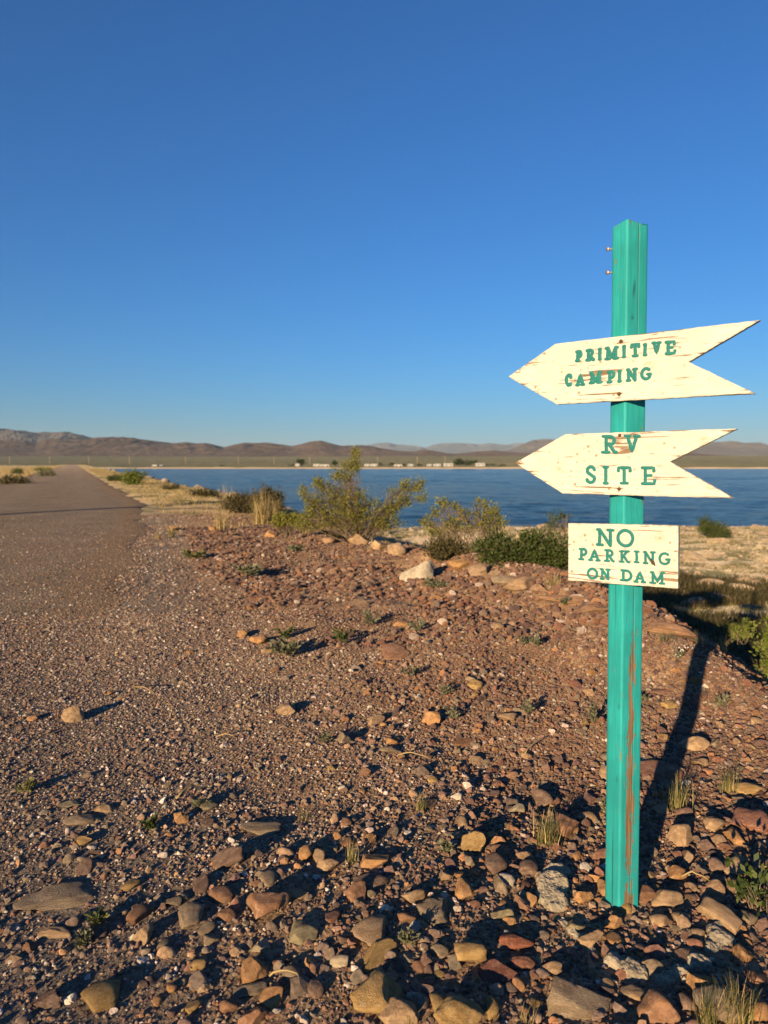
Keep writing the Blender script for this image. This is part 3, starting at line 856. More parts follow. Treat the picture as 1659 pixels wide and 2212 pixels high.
def scatter(name, pts, scl, rot, tint, coll, seed):
    me = bpy.data.meshes.new(name)
    me.vertices.add(len(pts)); me.vertices.foreach_set('co', pts.astype(np.float32).ravel())
    for nm, a in (('scl', scl), ('rot', rot)):
        at_ = me.attributes.new(nm, 'FLOAT_VECTOR', 'POINT'); at_.data.foreach_set('vector', a.astype(np.float32).ravel())
    at_ = me.attributes.new('tint', 'FLOAT_COLOR', 'POINT')
    at_.data.foreach_set('color', np.concatenate([tint, np.ones((len(pts), 1))], 1).astype(np.float32).ravel())
    o = link(name, me)
    g = bpy.data.node_groups.new(name, 'GeometryNodeTree')
    g.interface.new_socket('Geometry', in_out='INPUT', socket_type='NodeSocketGeometry')
    g.interface.new_socket('Geometry', in_out='OUTPUT', socket_type='NodeSocketGeometry')
    N = g.nodes; gi, go = N.new('NodeGroupInput'), N.new('NodeGroupOutput')
    ci = N.new('GeometryNodeCollectionInfo'); ci.inputs['Collection'].default_value = coll
    ci.inputs['Separate Children'].default_value = True; ci.inputs['Reset Children'].default_value = True
    ip = N.new('GeometryNodeInstanceOnPoints'); ip.inputs['Pick Instance'].default_value = True
    rn = N.new('FunctionNodeRandomValue'); rn.data_type = 'INT'
    [s for s in rn.inputs if s.name == 'Max' and s.type == 'INT'][0].default_value = 5
    a1 = N.new('GeometryNodeInputNamedAttribute'); a1.data_type = 'FLOAT_VECTOR'; a1.inputs['Name'].default_value = 'scl'
    a2 = N.new('GeometryNodeInputNamedAttribute'); a2.data_type = 'FLOAT_VECTOR'; a2.inputs['Name'].default_value = 'rot'
    l = g.links.new
    l(gi.outputs[0], ip.inputs['Points']); l(ci.outputs[0], ip.inputs['Instance'])
    l([s for s in rn.outputs if s.type == 'INT'][0], ip.inputs['Instance Index'])
    l(a1.outputs[0], ip.inputs['Scale']); l(a2.outputs[0], ip.inputs['Rotation']); l(ip.outputs[0], go.inputs[0])
    md = o.modifiers.new('scatter', 'NODES'); md.node_group = g
    return tag(o, kind='stuff')


def wedge(n, y0, y1, power=1.0, side=.62, extra=1.1):
    """random spots in the fan the camera looks over, a little wider on both sides"""
    y = (y0 ** power + (y1 ** power - y0 ** power) * rng.random(n)) ** (1 / power)
    x = (rng.random(n) * 2 - 1) * (side * y + extra)
    return x, y


PAL = np.array([RED, ORG, TAN, GRY, PUR, (.66, .56, .42), (.31, .19, .125), (.14, .10, .08)]) * np.array([.82, .775, .80])
PW_R = np.array([.17, .07, .15, .17, .23, .05, .12, .04])     # reddish slope
PW_G = np.array([.04, .02, .13, .44, .14, .12, .03, .08])       # greyer gravel by the road


def gravel(name, n, y0, y1, med, sig, lo, hi, power, seed, flat=(.45, .8), dens=None, grow=0.0):
    x, y = wedge(n, y0, y1, power)
    d = x - crest(y); off = x - roadx(y)
    keep = (d < np.where(y < 10, 1.3, .25)) & ((off > -.1 - 1.5 * rng.random(n) ** 2.2 * sstep(20, 8, y)) | (y < 4.8 + 5.5 * rng.random(n) ** 1.5))
    bare = fbm(x * .55, y * .55, 61, 3) + .9 * np.exp(-(((x - .15) / .9) ** 2 + ((y - 5.6) / .75) ** 2)) + .35 * np.exp(-(((x - .55) / .25) ** 2 + ((y - 2.75) / .3) ** 2)) + .22 * sstep(11, 20, y)
    keep &= rng.random(n) > (dens if dens is not None else .88) * sstep(.10, .46, bare)
    if med > .03: keep &= rng.random(n) < .12 + .88 * np.maximum(sstep(-.6, .6, x), sstep(2.9, 2.3, y))
    x, y, off = x[keep], y[keep], off[keep]; n = len(x)
    s = np.clip(rng.lognormal(math.log(med), sig, n), lo, hi) * (1 + grow * y)
    cell = {}
    for a, b, c in STONES: cell.setdefault((int(a // .5), int(b // .5)), []).append((a, b, c))
    ok = np.ones(n, bool)
    for i in range(n):
        for a, b, c in cell.get((int(x[i] // .5), int(y[i] // .5)), ()):
            if (x[i] - a) ** 2 + (y[i] - b) ** 2 < (c * .75) ** 2: ok[i] = False; break
    x, y, off, s = x[ok], y[ok], off[ok], s[ok]; n = len(x)
    g = sstep(2.2, .6, off + .8 * fbm(x, y, 77, 3) + .25 * (y - 3) * 0)
    r = rng.random(n)
    cr, cg = np.cumsum(PW_R) / PW_R.sum(), np.cumsum(PW_G) / PW_G.sum()
    ki = np.where(rng.random(n) < g, np.searchsorted(cg, r), np.searchsorted(cr, r)).clip(0, 7)
    s = s * (1 - .25 * g); tint = PAL[ki] * (1 + g[:, None] * np.array([.10, .16, .24])) * (1 - (1 - g[:, None]) * np.array([.20, .18, .12])) * rng.uniform(.7, 1.25, (n, 1)) * rng.uniform(.94, 1.06, (n, 3))
    H = rng.uniform(*flat, n)
    z = ground_z(x, y) + s * H * np.where(g > .5, .07, .17)
    scl = np.stack([s / 2, s / 2 * rng.uniform(.6, 1, n), s / 2 * H], 1)
    rot = np.stack([rng.normal(0, .35, n), rng.normal(0, .35, n), rng.random(n) * 6.28], 1)
    return scatter(name, np.stack([x, y, z], 1), scl, rot, tint.clip(0, .8), protos(seed, seed % 2), seed)


gravel('fine_gravel', 185000, .9, 6.2, .0095, .30, .006, .018, 1.6, 300, dens=.45, grow=.10)
gravel('gravel', 105000, .9, 18.0, .0195, .36, .011, .042, 1.45, 411, dens=.75, grow=.045)
gravel('cobbles', 800, .9, 4.2, .042, .28, .028, .075, 1.2, 744)
# chips strewn over the near road
n = 120000
x, y = wedge(n, 4.5, 19, 1.25)
off = x - roadx(y)
k = (off < .2) & (off > -7) & (rng.random(n) < .95 * sstep(19, 6, y)); x, y = x[k], y[k]; n = len(x)
s = np.clip(rng.lognormal(math.log(.012), .3, n), .008, .028) * (1 + .035 * y)
tint = PAL[rng.choice(8, n, p=PW_G / PW_G.sum())] * rng.uniform(.8, 1.5, (n, 1)); H = rng.uniform(.35, .6, n)
zz = np.maximum(ground_z(x, y), np.where(y > 5, (.012 + .05 * np.sin(np.clip(-(x - roadx(y)) / 7, 0, 1) * np.pi)) * sstep(6.0, 15, y) - .03 * (1 - sstep(5.0, 7.5, y)), -9))
scatter('road_chips', np.stack([x, y, zz + s * H * .1], 1), np.stack([s / 2, s * .4, s / 2 * H], 1), np.stack([rng.normal(0, .3, n), rng.normal(0, .3, n), rng.random(n) * 6.28], 1), tint.clip(0, .8), protos(855, 1), 855)
n = 15000
y = 5.0 + 9.5 * rng.random(n); x = crest(y) + .35 - 3.6 * rng.random(n) ** 1.2
k = (x - roadx(y) > .8) & (fbm(x * .7, y * .7, 63, 3) > -.22) & (rng.random(n) > .85 * np.exp(-(((x - .15) / .9) ** 2 + ((y - 5.6) / .6) ** 2))); x, y = x[k], y[k]; n = len(x)
s = np.clip(rng.lognormal(math.log(.042), .38, n), .02, .12); H = rng.uniform(.4, .75, n)
tint = PAL[rng.choice(8, n, p=PW_R / PW_R.sum())] * rng.uniform(.65, 1.1, (n, 1)) * np.array([.82, .81, .87])
scatter('bank_gravel', np.stack([x, y, ground_z(x, y) + s * H * .20], 1), np.stack([s / 2, s * .42, s / 2 * H], 1), np.stack([rng.normal(0, .3, n), rng.normal(0, .3, n), rng.random(n) * 6.28], 1), tint.clip(0, .8), protos(966, 0), 966)
gravel('coarse_gravel', 13500, .9, 24.0, .036, .34, .022, .085, 1.3, 522, grow=.02)

# pale stones strewn over the shore flat
n = 16000
y = 11 + 29.5 * rng.random(n) ** .8; x = y * (rng.random(n) * .9 - .12)
k = (x - crest(y) > 1.2) & (y < shore_y(x) + .1) & (fbm(x * .5, y * .5, 95, 3) + .25 * sstep(4, 0, shore_y(x) - y) > -.12)
x, y = x[k], y[k]; n = len(x)
s = np.clip(rng.lognormal(math.log(.075), .55, n), .03, .45); H = rng.uniform(.35, .7, n)
tint = np.array([(.42, .33, .23)]) * rng.uniform(.6, 1.2, (n, 1)) * rng.uniform(.95, 1.05, (n, 3))
scatter('shore_gravel', np.stack([x, y, ground_z(x, y) + s * H * .1], 1), np.stack([s / 2, s * .4, s / 2 * H], 1), np.stack([rng.normal(0, .2, n), rng.normal(0, .2, n), rng.random(n) * 6.28], 1), tint.clip(0, .8), protos(633, 1), 633)
# ------------------------------------------------------------------ the sign post
YAW = R(36)
EX = np.array([math.cos(YAW), -math.sin(YAW), 0]); NB = np.array([-math.sin(YAW), -math.cos(YAW), 0])
base = hit(1340, 1950); base[2] = 0
UPP = np.array([0, 0, 1.0]) - math.tan(R(.62)) * EX
TOPZ = None
for t in np.linspace(1.5, 2.6, 400):
    P = base + UPP * t; q = P - np.array([0, 0, EYE])
    v = 512 + FPX * -(q[2] * CP + q[1] * SP) / (q[1] * CP - q[2] * SP)
    if v * DISP <= 485: TOPZ = t; break
TOPZ = TOPZ or 2.08
post_root = tag(empty('sign_post', tuple(base)), 'tall teal painted wooden post carrying two cream arrow boards and a small board', 'sign post')

# post: square timber seen on edge, its ridge towards the camera; worn faces, cracks and a rounded left corner
SEC = []
W = .0755
rot = R(-23) - math.pi / 2
half = W / 2


def sq(t):
    """outline of the timber, t = 0..4 round the corners, starting at the ridge; rounded corners"""
    k = int(t) % 4; f = t - int(t)
    cor = [(half, half), (-half, half), (-half, -half), (half, -half)]
    a, b = np.array(cor[k]), np.array(cor[(k+1) % 4]); return a + (b - a) * f


ts = sorted(set([round(x, 4) for x in list(np.linspace(0, 4, 81)[:-1]) + list(np.linspace(.46, .66, 21))]))
ring = []
for t in ts:
    p = sq(t); r = .004
    # round the corners
    for cx in (-1, 1):
        for cy in (-1, 1):
            rr = .022 if (cx, cy) == (1, -1) else .006
            c = np.array([cx * (half - rr), cy * (half - rr)])
            if p[0] * cx > half - rr and p[1] * cy > half - rr:
                d = p - c; p = c + d / np.linalg.norm(d) * rr
    a = R(-23) - R(90) - R(45)           # ridge (half, half) turned to face the camera
    ring.append((p[0] * math.cos(a) - p[1] * math.sin(a), p[0] * math.sin(a) + p[1] * math.cos(a), t))
NZ = 260
zs = np.linspace(-.12, TOPZ, NZ)
V = []; wear = []; crk = []
for i, z in enumerate(zs):
    for (x, y, t) in ring:
        cr = 0.0
        nx, ny = x / math.hypot(x, y), y / math.hypot(x, y)
        g = .0002 * float(fbm(np.array(t * 14.0), np.array(z * 9.0), 71, 3)) + .0006 * float(fbm(np.array(t * .9), np.array(z * 3.1), 72, 2))
        # long drying crack down the right face
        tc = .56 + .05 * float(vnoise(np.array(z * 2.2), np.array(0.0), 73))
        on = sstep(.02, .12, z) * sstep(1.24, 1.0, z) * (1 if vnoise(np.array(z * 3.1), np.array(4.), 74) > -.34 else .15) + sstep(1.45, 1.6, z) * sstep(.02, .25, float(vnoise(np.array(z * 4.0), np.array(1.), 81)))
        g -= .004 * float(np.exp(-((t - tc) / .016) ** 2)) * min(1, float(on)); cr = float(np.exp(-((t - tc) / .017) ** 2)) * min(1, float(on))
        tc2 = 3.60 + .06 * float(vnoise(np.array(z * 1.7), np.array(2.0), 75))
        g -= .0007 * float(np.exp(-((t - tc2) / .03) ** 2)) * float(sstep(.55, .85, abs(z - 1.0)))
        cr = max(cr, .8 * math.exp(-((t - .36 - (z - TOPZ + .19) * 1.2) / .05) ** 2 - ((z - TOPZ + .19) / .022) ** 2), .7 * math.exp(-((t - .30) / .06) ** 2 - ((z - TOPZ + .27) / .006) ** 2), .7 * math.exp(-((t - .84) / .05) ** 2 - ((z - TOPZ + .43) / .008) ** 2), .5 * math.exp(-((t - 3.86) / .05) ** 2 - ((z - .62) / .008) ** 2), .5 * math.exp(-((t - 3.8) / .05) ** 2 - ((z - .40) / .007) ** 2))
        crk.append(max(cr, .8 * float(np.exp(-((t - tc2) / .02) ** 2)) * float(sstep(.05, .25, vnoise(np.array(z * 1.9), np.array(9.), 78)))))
        zz = z
        if i == NZ - 1: zz = z - .010 * (1 - (x * NB[0] + y * NB[1]) / .059)
        V.append((x + nx * g + UPP[0] * z, y + ny * g + UPP[1] * z, zz))
        wv = (.50 + .8 * float(fbm(np.array(z * 7.0), np.array(t * 16.0), 79, 3))) * math.exp(-((t - tc + .06) / .22) ** 2) * float(sstep(1.25, .5, z)) * (.55 + .7 * float(vnoise(np.array(z * 2.6), np.array(t), 76) + .5))
        wv += .30 * math.exp(-((t - .38) / .10) ** 2) * float(sstep(.62, .3, z) * sstep(.1, .2, z))
        wv += .55 * math.exp(-((t - 3.08) / .10) ** 2) * float(sstep(.14, .05, z)) + .22 * float(sstep(TOPZ - .05, TOPZ, z)) * (1 if t < .7 else .3)
        wv += .5 * math.exp(-((t - 3.02) / .05) ** 2) * float(sstep(TOPZ - .26, TOPZ - .23, z) * sstep(TOPZ - .10, TOPZ - .13, z))
        wear.append(wv)
nr = len(ring); F = []
for i in range(NZ - 1):
    for k in range(nr): F.append((i*nr + k, i*nr + (k+1) % nr, (i+1)*nr + (k+1) % nr, (i+1)*nr + k))
F.append(tuple((NZ-1)*nr + k for k in range(nr))); F.append(tuple(range(nr))[::-1])
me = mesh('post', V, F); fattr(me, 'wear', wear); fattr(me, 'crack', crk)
me.polygons[len(F) - 2].use_smooth = False
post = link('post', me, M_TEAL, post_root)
# nails left of the top
axis = lambda z: np.array([UPP[0] * z, UPP[1] * z, z])
tmp = np.array([ring[min(range(nr), key=lambda k: abs(ring[k][2] - 3.03))][j] for j in (0, 1)])
dn = np.array([-.93, -.36, -.06])
for (vv) in (524, 570):
    zz = TOPZ - (vv - 478) / (FPX * DISP) * 2.2 * 1.0
    p0 = axis(zz) + np.array([tmp[0], tmp[1], 0]) - dn * .01
    mb = MB(); mb.tube([p0, p0 + dn * .026], .0030, 8)
    mb.tube([p0 + dn * .025, p0 + dn * .0275], .0062, 10)
    mb.build('nail', M_NAIL, post_root)

RIDGE = float(max(x * NB[0] + y * NB[1] for x, y, t in ring))
TH = .019
PLANE0 = base + NB * (RIDGE + TH - .002)


def on_board(p):
    d = ray(p[0] / 1.8228, p[1] / 1.8228); o0 = np.array([0, 0, EYE])
    t = NB @ (PLANE0 - o0) / (NB @ d); q = o0 + d * t - PLANE0
    return np.array([q @ EX, q[2]])


def zA(x, y): return (1950 + x / 1.5447, 1200 + y / 1.5447)
def zB(x, y): return (1950 + x / 1.5447, 1600 + y / 1.5447)
def z1(x, y): return (2200 + x / 3.318, 1300 + y / 3.318)
def z2(x, y): return (2250 + x / 4.1475, 1680 + y / 4.1475)
def z3(x, y): return (2220 + x / 3.4562, 2040 + y / 3.4562)


def board(name, label, corners, blobs, knots, seed):
    P = [on_board(c) for c in corners]
    c0 = sum(P) / len(P)
    c0w = PLANE0 + EX * c0[0] + np.array([0, 0, c0[1]]) - base
    P = [p - c0 for p in P]
    bm = bmesh.new()
    area = sum(P[i][0] * P[(i+1) % len(P)][1] - P[(i+1) % len(P)][0] * P[i][1] for i in range(len(P)))
    if area > 0: P = P[::-1]
    # triangle fan from concave-safe tessellation
    vs = [bm.verts.new((p[0], 0, p[1])) for p in P]
    bm.faces.new(vs)
    xs = [p[0] for p in P]; zs_ = [p[1] for p in P]
    for x in np.arange(min(xs) + .004, max(xs), .008):
        bmesh.ops.bisect_plane(bm, geom=bm.verts[:] + bm.edges[:] + bm.faces[:], plane_co=(x, 0, 0), plane_no=(1, 0, 0), dist=1e-6)
    for z in np.arange(min(zs_) + .004, max(zs_), .008):
        bmesh.ops.bisect_plane(bm, geom=bm.verts[:] + bm.edges[:] + bm.faces[:], plane_co=(0, 0, z), plane_no=(0, 0, 1), dist=1e-6)
    bm.normal_update()
    ff = bm.faces[:]
    if sum(f.normal.y * f.calc_area() for f in ff) > 0: bmesh.ops.reverse_faces(bm, faces=ff)
    # worn, slightly uneven outline
    for v in bm.verts:
        if v.is_boundary:
            n = mnoise.noise(Vector((v.co.x * 60, v.co.z * 60, seed))) * .0012
            v.co.z += n; v.co.x += n * .6
    ex = bmesh.ops.extrude_face_region(bm, geom=bm.faces[:])
    back = {g for g in ex['geom'] if isinstance(g, bmesh.types.BMVert)}
    for v in bm.verts:
        if v not in back: v.co.y += TH
    front_edges = [e for e in bm.edges if e.verts[0] in back and e.verts[1] in back and any(any(w not in back for w in f.verts) for f in e.link_faces)]
    bmesh.ops.recalc_face_normals(bm, faces=bm.faces[:])
    for v in bm.verts:       # front edge slightly rounded
        if v in back and any(e in front_edges for e in v.link_edges): v.co.y += .0018
    me = bpy.data.meshes.new(name); bm.to_mesh(me); bm.free()
    co = np.empty(len(me.vertices) * 3, np.float32); me.vertices.foreach_get('co', co); co = co.reshape(-1, 3)
    w = np.zeros(len(co)); kn = np.zeros(len(co))
    for (pt, rx_, rz_, a) in blobs:
        q = on_board(pt) - c0
        w += a * np.exp(-(((co[:, 0] - q[0]) / rx_) ** 2 + ((co[:, 2] - q[1]) / rz_) ** 2))
    # bare edges
    d = np.full(len(co), 1.0)
    for i in range(len(P)):
        a, b = P[i], P[(i+1) % len(P)]; ab = b - a
        t = np.clip(((co[:, [0, 2]] - a) @ ab) / (ab @ ab), 0, 1)
        d = np.minimum(d, np.linalg.norm(co[:, [0, 2]] - (a + t[:, None] * ab), axis=1))
    w += .16 * np.exp(-(d / .006) ** 2)
    w += np.where(co[:, 1] > .004, .22, 0)
    for (pt, r) in knots:
        q = on_board(pt) - c0; rr = np.hypot(co[:, 0] - q[0], (co[:, 2] - q[1]) * 1.1)
        kn += np.exp(-((rr - r * .75) / (r * .3)) ** 2)
    fattr(me, 'wear', w); fattr(me, 'knot', np.clip(kn, 0, 1))
    o = link(name, me, M_BOARD, post_root, tuple(c0w), (0, 0, -YAW))
    o['label'] = label
    return o, c0


# strokes of hand-routed capital letters with blob serifs, in a unit box
def arc(cx, cy, rx_, ry_, a0, a1, n=12):
    return [(cx + rx_ * math.cos(R(a0 + (a1 - a0) * i / n)), cy + ry_ * math.sin(R(a0 + (a1 - a0) * i / n))) for i in range(n + 1)]


GLY = {
    'P': [[(.30, .0), (.30, 1)], [(0, 0), (.55, 0)], [(.05, 1), (.3, 1)], [(.3, 1), (.6, 1)] + arc(.6, .72, .38, .28, 90, -90, 9) + [(.3, .44)]],
    'R': [[(.28, 0), (.28, 1)], [(0, 0), (.48, 0)], [(.05, 1), (.28, 1)], [(.28, 1), (.55, 1)] + arc(.55, .75, .30, .25, 90, -90, 9) + [(.28, .5)], [(.5, .5), (.8, .10), (.9, .02), (1, 0)]],
    'I': [[(.5, 0), (.5, 1)], [(.05, 0), (.95, 0)], [(.05, 1), (.95, 1)]],
    'M': [[(.17, 0), (.17, 1)], [(.17, 1), (.5, .12), (.83, 1)], [(.83, 1), (.83, 0)], [(0, 0), (.34, 0)], [(.66, 0), (1, 0)], [(.02, 1), (.2, 1)], [(.8, 1), (.98, 1)]],
    'T': [[(.5, 0), (.5, 1)], [(.24, 0), (.76, 0)], [(.03, .80), (.06, 1), (.94, 1), (.97, .80)]],
    'V': [[(.18, 1), (.5, 0), (.82, 1)], [(0, 1), (.36, 1)], [(.66, 1), (1, 1)]],
    'E': [[(.25, 0), (.25, 1)], [(0, 0), (.94, 0), (1, .2)], [(0, 1), (.90, 1), (.93, .80)], [(.25, .52), (.72, .52)]],
    'C': [arc(.52, .5, .52, .5, 52, 308, 20), [(.86, .86), (.86, .76)]],
    'A': [[(.14, 0), (.52, 1), (.86, 0)], [(.28, .34), (.74, .34)], [(0, 0), (.30, 0)], [(.68, 0), (1, 0)]],
    'N': [[(.17, 0), (.17, 1)], [(.17, 1), (.83, 0)], [(.83, 0), (.83, 1)], [(0, 0), (.34, 0)], [(.66, 1), (1, 1)], [(.02, 1), (.2, 1)]],
    'G': [arc(.5, .5, .5, .5, 50, 325, 20), [(.90, .20), (.90, .45)], [(.66, .45), (1, .45)]],
    'S': [arc(.52, .75, .42, .25, 15, 200, 9) + [(.3, .58), (.7, .42)] + arc(.5, .25, .46, .25, 20, -165, 9)],
    'K': [[(.25, 0), (.25, 1)], [(.05, 0), (.45, 0)], [(.05, 1), (.45, 1)], [(.84, 1), (.28, .42)], [(.44, .58), (.85, .05), (1, 0)], [(.68, 1), (1, 1)]],
    'O': [arc(.5, .5, .5, .5, 0, 360, 28)],
    'D': [[(.22, 0), (.22, 1)], [(0, 0), (.5, 0)] + arc(.5, .5, .5, .5, -90, 90, 14) + [(.5, 1), (.03, 1)]],
}


def letter(ch, zf, box, slope, width, brd, c0, seed, wear=0.0):
    xl, xr, yt, yb = box; xc = (xl + xr) / 2
    px = width / 2
    rnd = random.Random(seed)

    def P(a, b):
        x = xl + px + a * (xr - xl - 2 * px); y = (yb - px) - b * (yb - yt - 2 * px) + slope * (x - xc)
        return on_board(zf(x, y)) - c0
    e0, e1 = on_board(zf(xc - px, yb)), on_board(zf(xc + px, yb)); hw = abs(e1[0] - e0[0]) / 2
    mb = MB()
    for si, st in enumerate(GLY[ch]):
        pts = [P(a, b) for a, b in st]
        # densify and wobble like a hand-guided router
        q = []
        for i in range(len(pts) - 1):
            L = np.linalg.norm(pts[i+1] - pts[i]); k = max(1, int(L / .006))
            q += [pts[i] + (pts[i+1] - pts[i]) * j / k for j in range(k)]
        q.append(pts[-1])
        serif = len(st) == 2 and abs(st[0][1] - st[1][1]) < .01
        w = hw * (.86 if serif else 1.0)
        q = [np.array([p[0] + mnoise.noise(Vector((p[0] * 90, p[1] * 90, seed))) * .0009, p[1] + mnoise.noise(Vector((p[0] * 90, p[1] * 90, seed + 9))) * .0009]) for p in q]
        b = len(mb.v); n = len(q)
        prof = [(-1, .0), (-.82, .75), (-.35, 1), (.35, 1), (.82, .75), (1, .0)]
        hgt = .0011 + .0002 * (si % 3)
        closed = np.linalg.norm(q[0] - q[-1]) < 1e-4
        # half-round caps
        if not closed:
            d0 = (q[0] - q[1]); d0 /= np.linalg.norm(d0) + 1e-9; d1 = (q[-1] - q[-2]); d1 /= np.linalg.norm(d1) + 1e-9
            seq = [(q[0] + d0 * w * s, math.sqrt(max(0, 1 - s * s)), d0 * -1) for s in (.97, .75, .4)] + [(p, 1, None) for p in q] + [(q[-1] + d1 * w * s, math.sqrt(max(0, 1 - s * s)), d1) for s in (.4, .75, .97)]
        else: seq = [(p, 1, None) for p in q]
        n = len(seq)
        for i, (p, sc, dd) in enumerate(seq):
            if dd is None:
                a, c = seq[max(i-1, 0)][0], seq[min(i+1, n-1)][0]
                if closed and i in (0, n-1): a, c = seq[-2][0], seq[1][0]
                dd = c - a; dd = dd / (np.linalg.norm(dd) + 1e-9)
            nn = np.array([-dd[1], dd[0]])
            wv = w * sc * (1 + .10 * mnoise.noise(Vector((p[0] * 70, p[1] * 70, seed + si * 3))))
            for (o_, h_) in prof:
                mb.v.append((p[0] + nn[0] * o_ * wv, .0006 - (h_ * hgt + .0006) * (.4 + .6 * sc), p[1] + nn[1] * o_ * wv))
        for i in range(n - 1):
            for k in range(5): mb.f.append((b + i*6 + k, b + i*6 + k+1, b + (i+1)*6 + k+1, b + (i+1)*6 + k))
        mb.f.append(tuple(b + k for k in range(6))); mb.f.append(tuple(b + (n-1)*6 + k for k in range(6)))
    o = mb.build('letter', M_LETTER, brd)
    fattr(o.data, 'wear', [wear] * len(mb.v))
    return o


def screw(zf, x, y, r, mat, brd, c0, ring_=False):
    q = on_board(zf(x, y)) - c0
    mb = MB()
    mb.tube([(q[0], .002, q[1]), (q[0], -.0022, q[1]), (q[0], -.0034, q[1])], [r, r, r * .62], 12)
    mb.tube([(q[0] - r * .5, -.0036, q[1]), (q[0] + r * .5, -.0036, q[1])], r * .12, 4)
    mb.build('screw', mat, brd)


b1, c1 = board('arrow_board', 'upper cream arrow board tilted upwards reading PRIMITIVE CAMPING',
               [zA(78, 437), zA(365, 237), zA(1608, 93), zA(1175, 347), zA(1582, 540), zA(372, 605)],
               [(z1(1380, 220), .085, .022, .30), (z1(1200, 240), .07, .020, .20), (z1(1480, 250), .025, .022, .24), (z1(490, 290), .02, .02, .26), (z1(740, 430), .05, .008, .22),
                (z1(700, 370), .05, .02, .16), (z1(480, 560), .055, .010, .36), (z1(600, 580), .03, .012, .30), (z1(250, 650), .08, .012, .28), (z1(300, 690), .05, .010, .26), (z1(560, 660), .06, .018, .20), (z1(1000, 600), .05, .03, .13),
                (z1(810, 150), .012, .012, .55), (z1(790, 845), .009, .009, .55), (zA(330, 265), .012, .006, .4), (zA(1590, 100), .012, .006, .3), (zA(1530, 535), .04, .004, .28), (zA(900, 165), .07, .005, .25), (zA(240, 345), .01, .01, .15)],
               [(z1(1172, 460), .013), (zA(235, 338), .012)], 3.1)
for ch, box in zip('PRIMITIVE', [(207, 318, 258, 422), (340, 478, 240, 412), (505, 570, 225, 402), (592, 795, 208, 395), (820, 888, 188, 370), (925, 1075, 165, 360), (1090, 1165, 165, 347), (1205, 1350, 140, 325), (1380, 1540, 130, 326)]):
    letter(ch, z1, box, -.08, 47, b1, c1, box[0])
for ch, box in zip('CAMPING', [(78, 190, 565, 740), (210, 352, 560, 735), (385, 580, 530, 708), (620, 745, 520, 702), (760, 833, 510, 690), (868, 1040, 490, 678), (1062, 1222, 480, 660)]):
    letter(ch, z1, box, -.07, 46, b1, c1, box[0] + 5)
screw(z1, 815, 145, .0052, M_RUST, b1, c1); screw(z1, 790, 835, .0052, M_RUST, b1, c1)

b2, c2 = board('arrow_board', 'middle cream arrow board with flaking paint reading RV SITE',
               [zA(120, 962), zA(425, 787), zA(1472, 753), zA(1063, 955), zA(1447, 1177), zA(408, 1148)],
               [(z2(800, 150), .032, .016, .34), (z2(820, 230), .028, .02, .28), (z2(900, 330), .022, .018, .36), (z2(620, 220), .012, .016, .30), (z2(860, 400), .025, .012, .34), (z2(700, 465), .02, .008, .42),
                (z2(740, 300), .01, .014, .3), (z2(120, 125), .03, .005, .4), (z2(1120, 95), .03, .004, .38), (z2(1490, 270), .014, .006, .45), (z2(1300, 455), .010, .005, .48), (z2(1430, 660), .014, .010, .45), (z2(1020, 240), .014, .025, .30),
                (z2(1260, 1045), .035, .004, .45), (z2(780, 1022), .010, .007, .6), (z2(980, 515), .008, .004, .45), (z2(1380, 840), .014, .004, .4), (z2(1300, 890), .016, .012, .25), (zA(170, 962), .05, .006, .42), (zA(140, 955), .02, .012, .3), (zA(1150, 770), .02, .004, .42), (zA(1440, 765), .02, .006, .42), (zA(1290, 798), .02, .003, .4), (zA(1080, 850), .012, .004, .38),
                (zA(330, 870), .05, .01, .16), (zA(250, 1010), .05, .01, .14), (zA(1250, 1165), .06, .004, .3), (zA(900, 1050), .12, .04, .10)],
               [(zA(388, 1006), .009), (zA(1270, 830), .012), (zA(1305, 1105), .008)], 7.7)
for ch, box in zip('RVSITE', [(475, 765, 132, 448), (845, 1138, 125, 432), (218, 412, 628, 940), (500, 622, 635, 952), (732, 992, 642, 952), (1128, 1390, 645, 960)]):
    letter(ch, z2, box, .01, 58 if ch in 'RV' else 56, b2, c2, box[0] + 2)
screw(z2, 780, 1018, .0050, M_RUST, b2, c2); screw(z2, 790, 140, .0044, M_RUST, b2, c2)

b3, c3 = board('board', 'small rectangular cream board reading NO PARKING ON DAM',
               [zB(443, 710), zB(1113, 725), zB(1110, 1108), zB(443, 1060)],
               [(z3(1450, 860), .03, .008, .36), (z3(1460, 905), .03, .006, .42), (z3(1420, 780), .03, .02, .20), (z3(120, 105), .03, .003, .34), (z3(540, 90), .02, .003, .3), (z3(850, 760), .12, .012, .16), (z3(450, 800), .10, .02, .12), (z3(1150, 860), .10, .012, .15), (z3(160, 460), .02, .01, .18), (z3(660, 650), .06, .006, .20), (z3(1500, 120), .03, .003, .3)],
               [(z3(1305, 265), .013)], 5.3)
for ch, box, w in zip('NOPARKINGONDAM', [(428, 695, 138, 390), (715, 962, 145, 402), (192, 325, 403, 578), (325, 508, 415, 592), (540, 697, 422, 602), (738, 905, 432, 615), (945, 1038, 437, 620), (1068, 1255, 445, 635), (1285, 1460, 462, 645), (313, 470, 672, 838), (482, 643, 680, 848), (762, 935, 697, 866), (940, 1125, 715, 887), (1160, 1387, 722, 905)], [46, 46] + [37] * 12):
    letter(ch, z3, box, .06, w, b3, c3, box[0] + 3)
q1, q2, q3 = [on_board(z3(*p)) - c3 for p in ((1180, 555), (1215, 600), (1243, 648))]
mb = MB(); mb.tube([(q1[0], -.0006, q1[1]), (q2[0], -.001, q2[1]), (q3[0], -.0004, q3[1])], [.0022, .0046, .0014], 8)
mb.build('bare_gouge', M_RUST, b3)
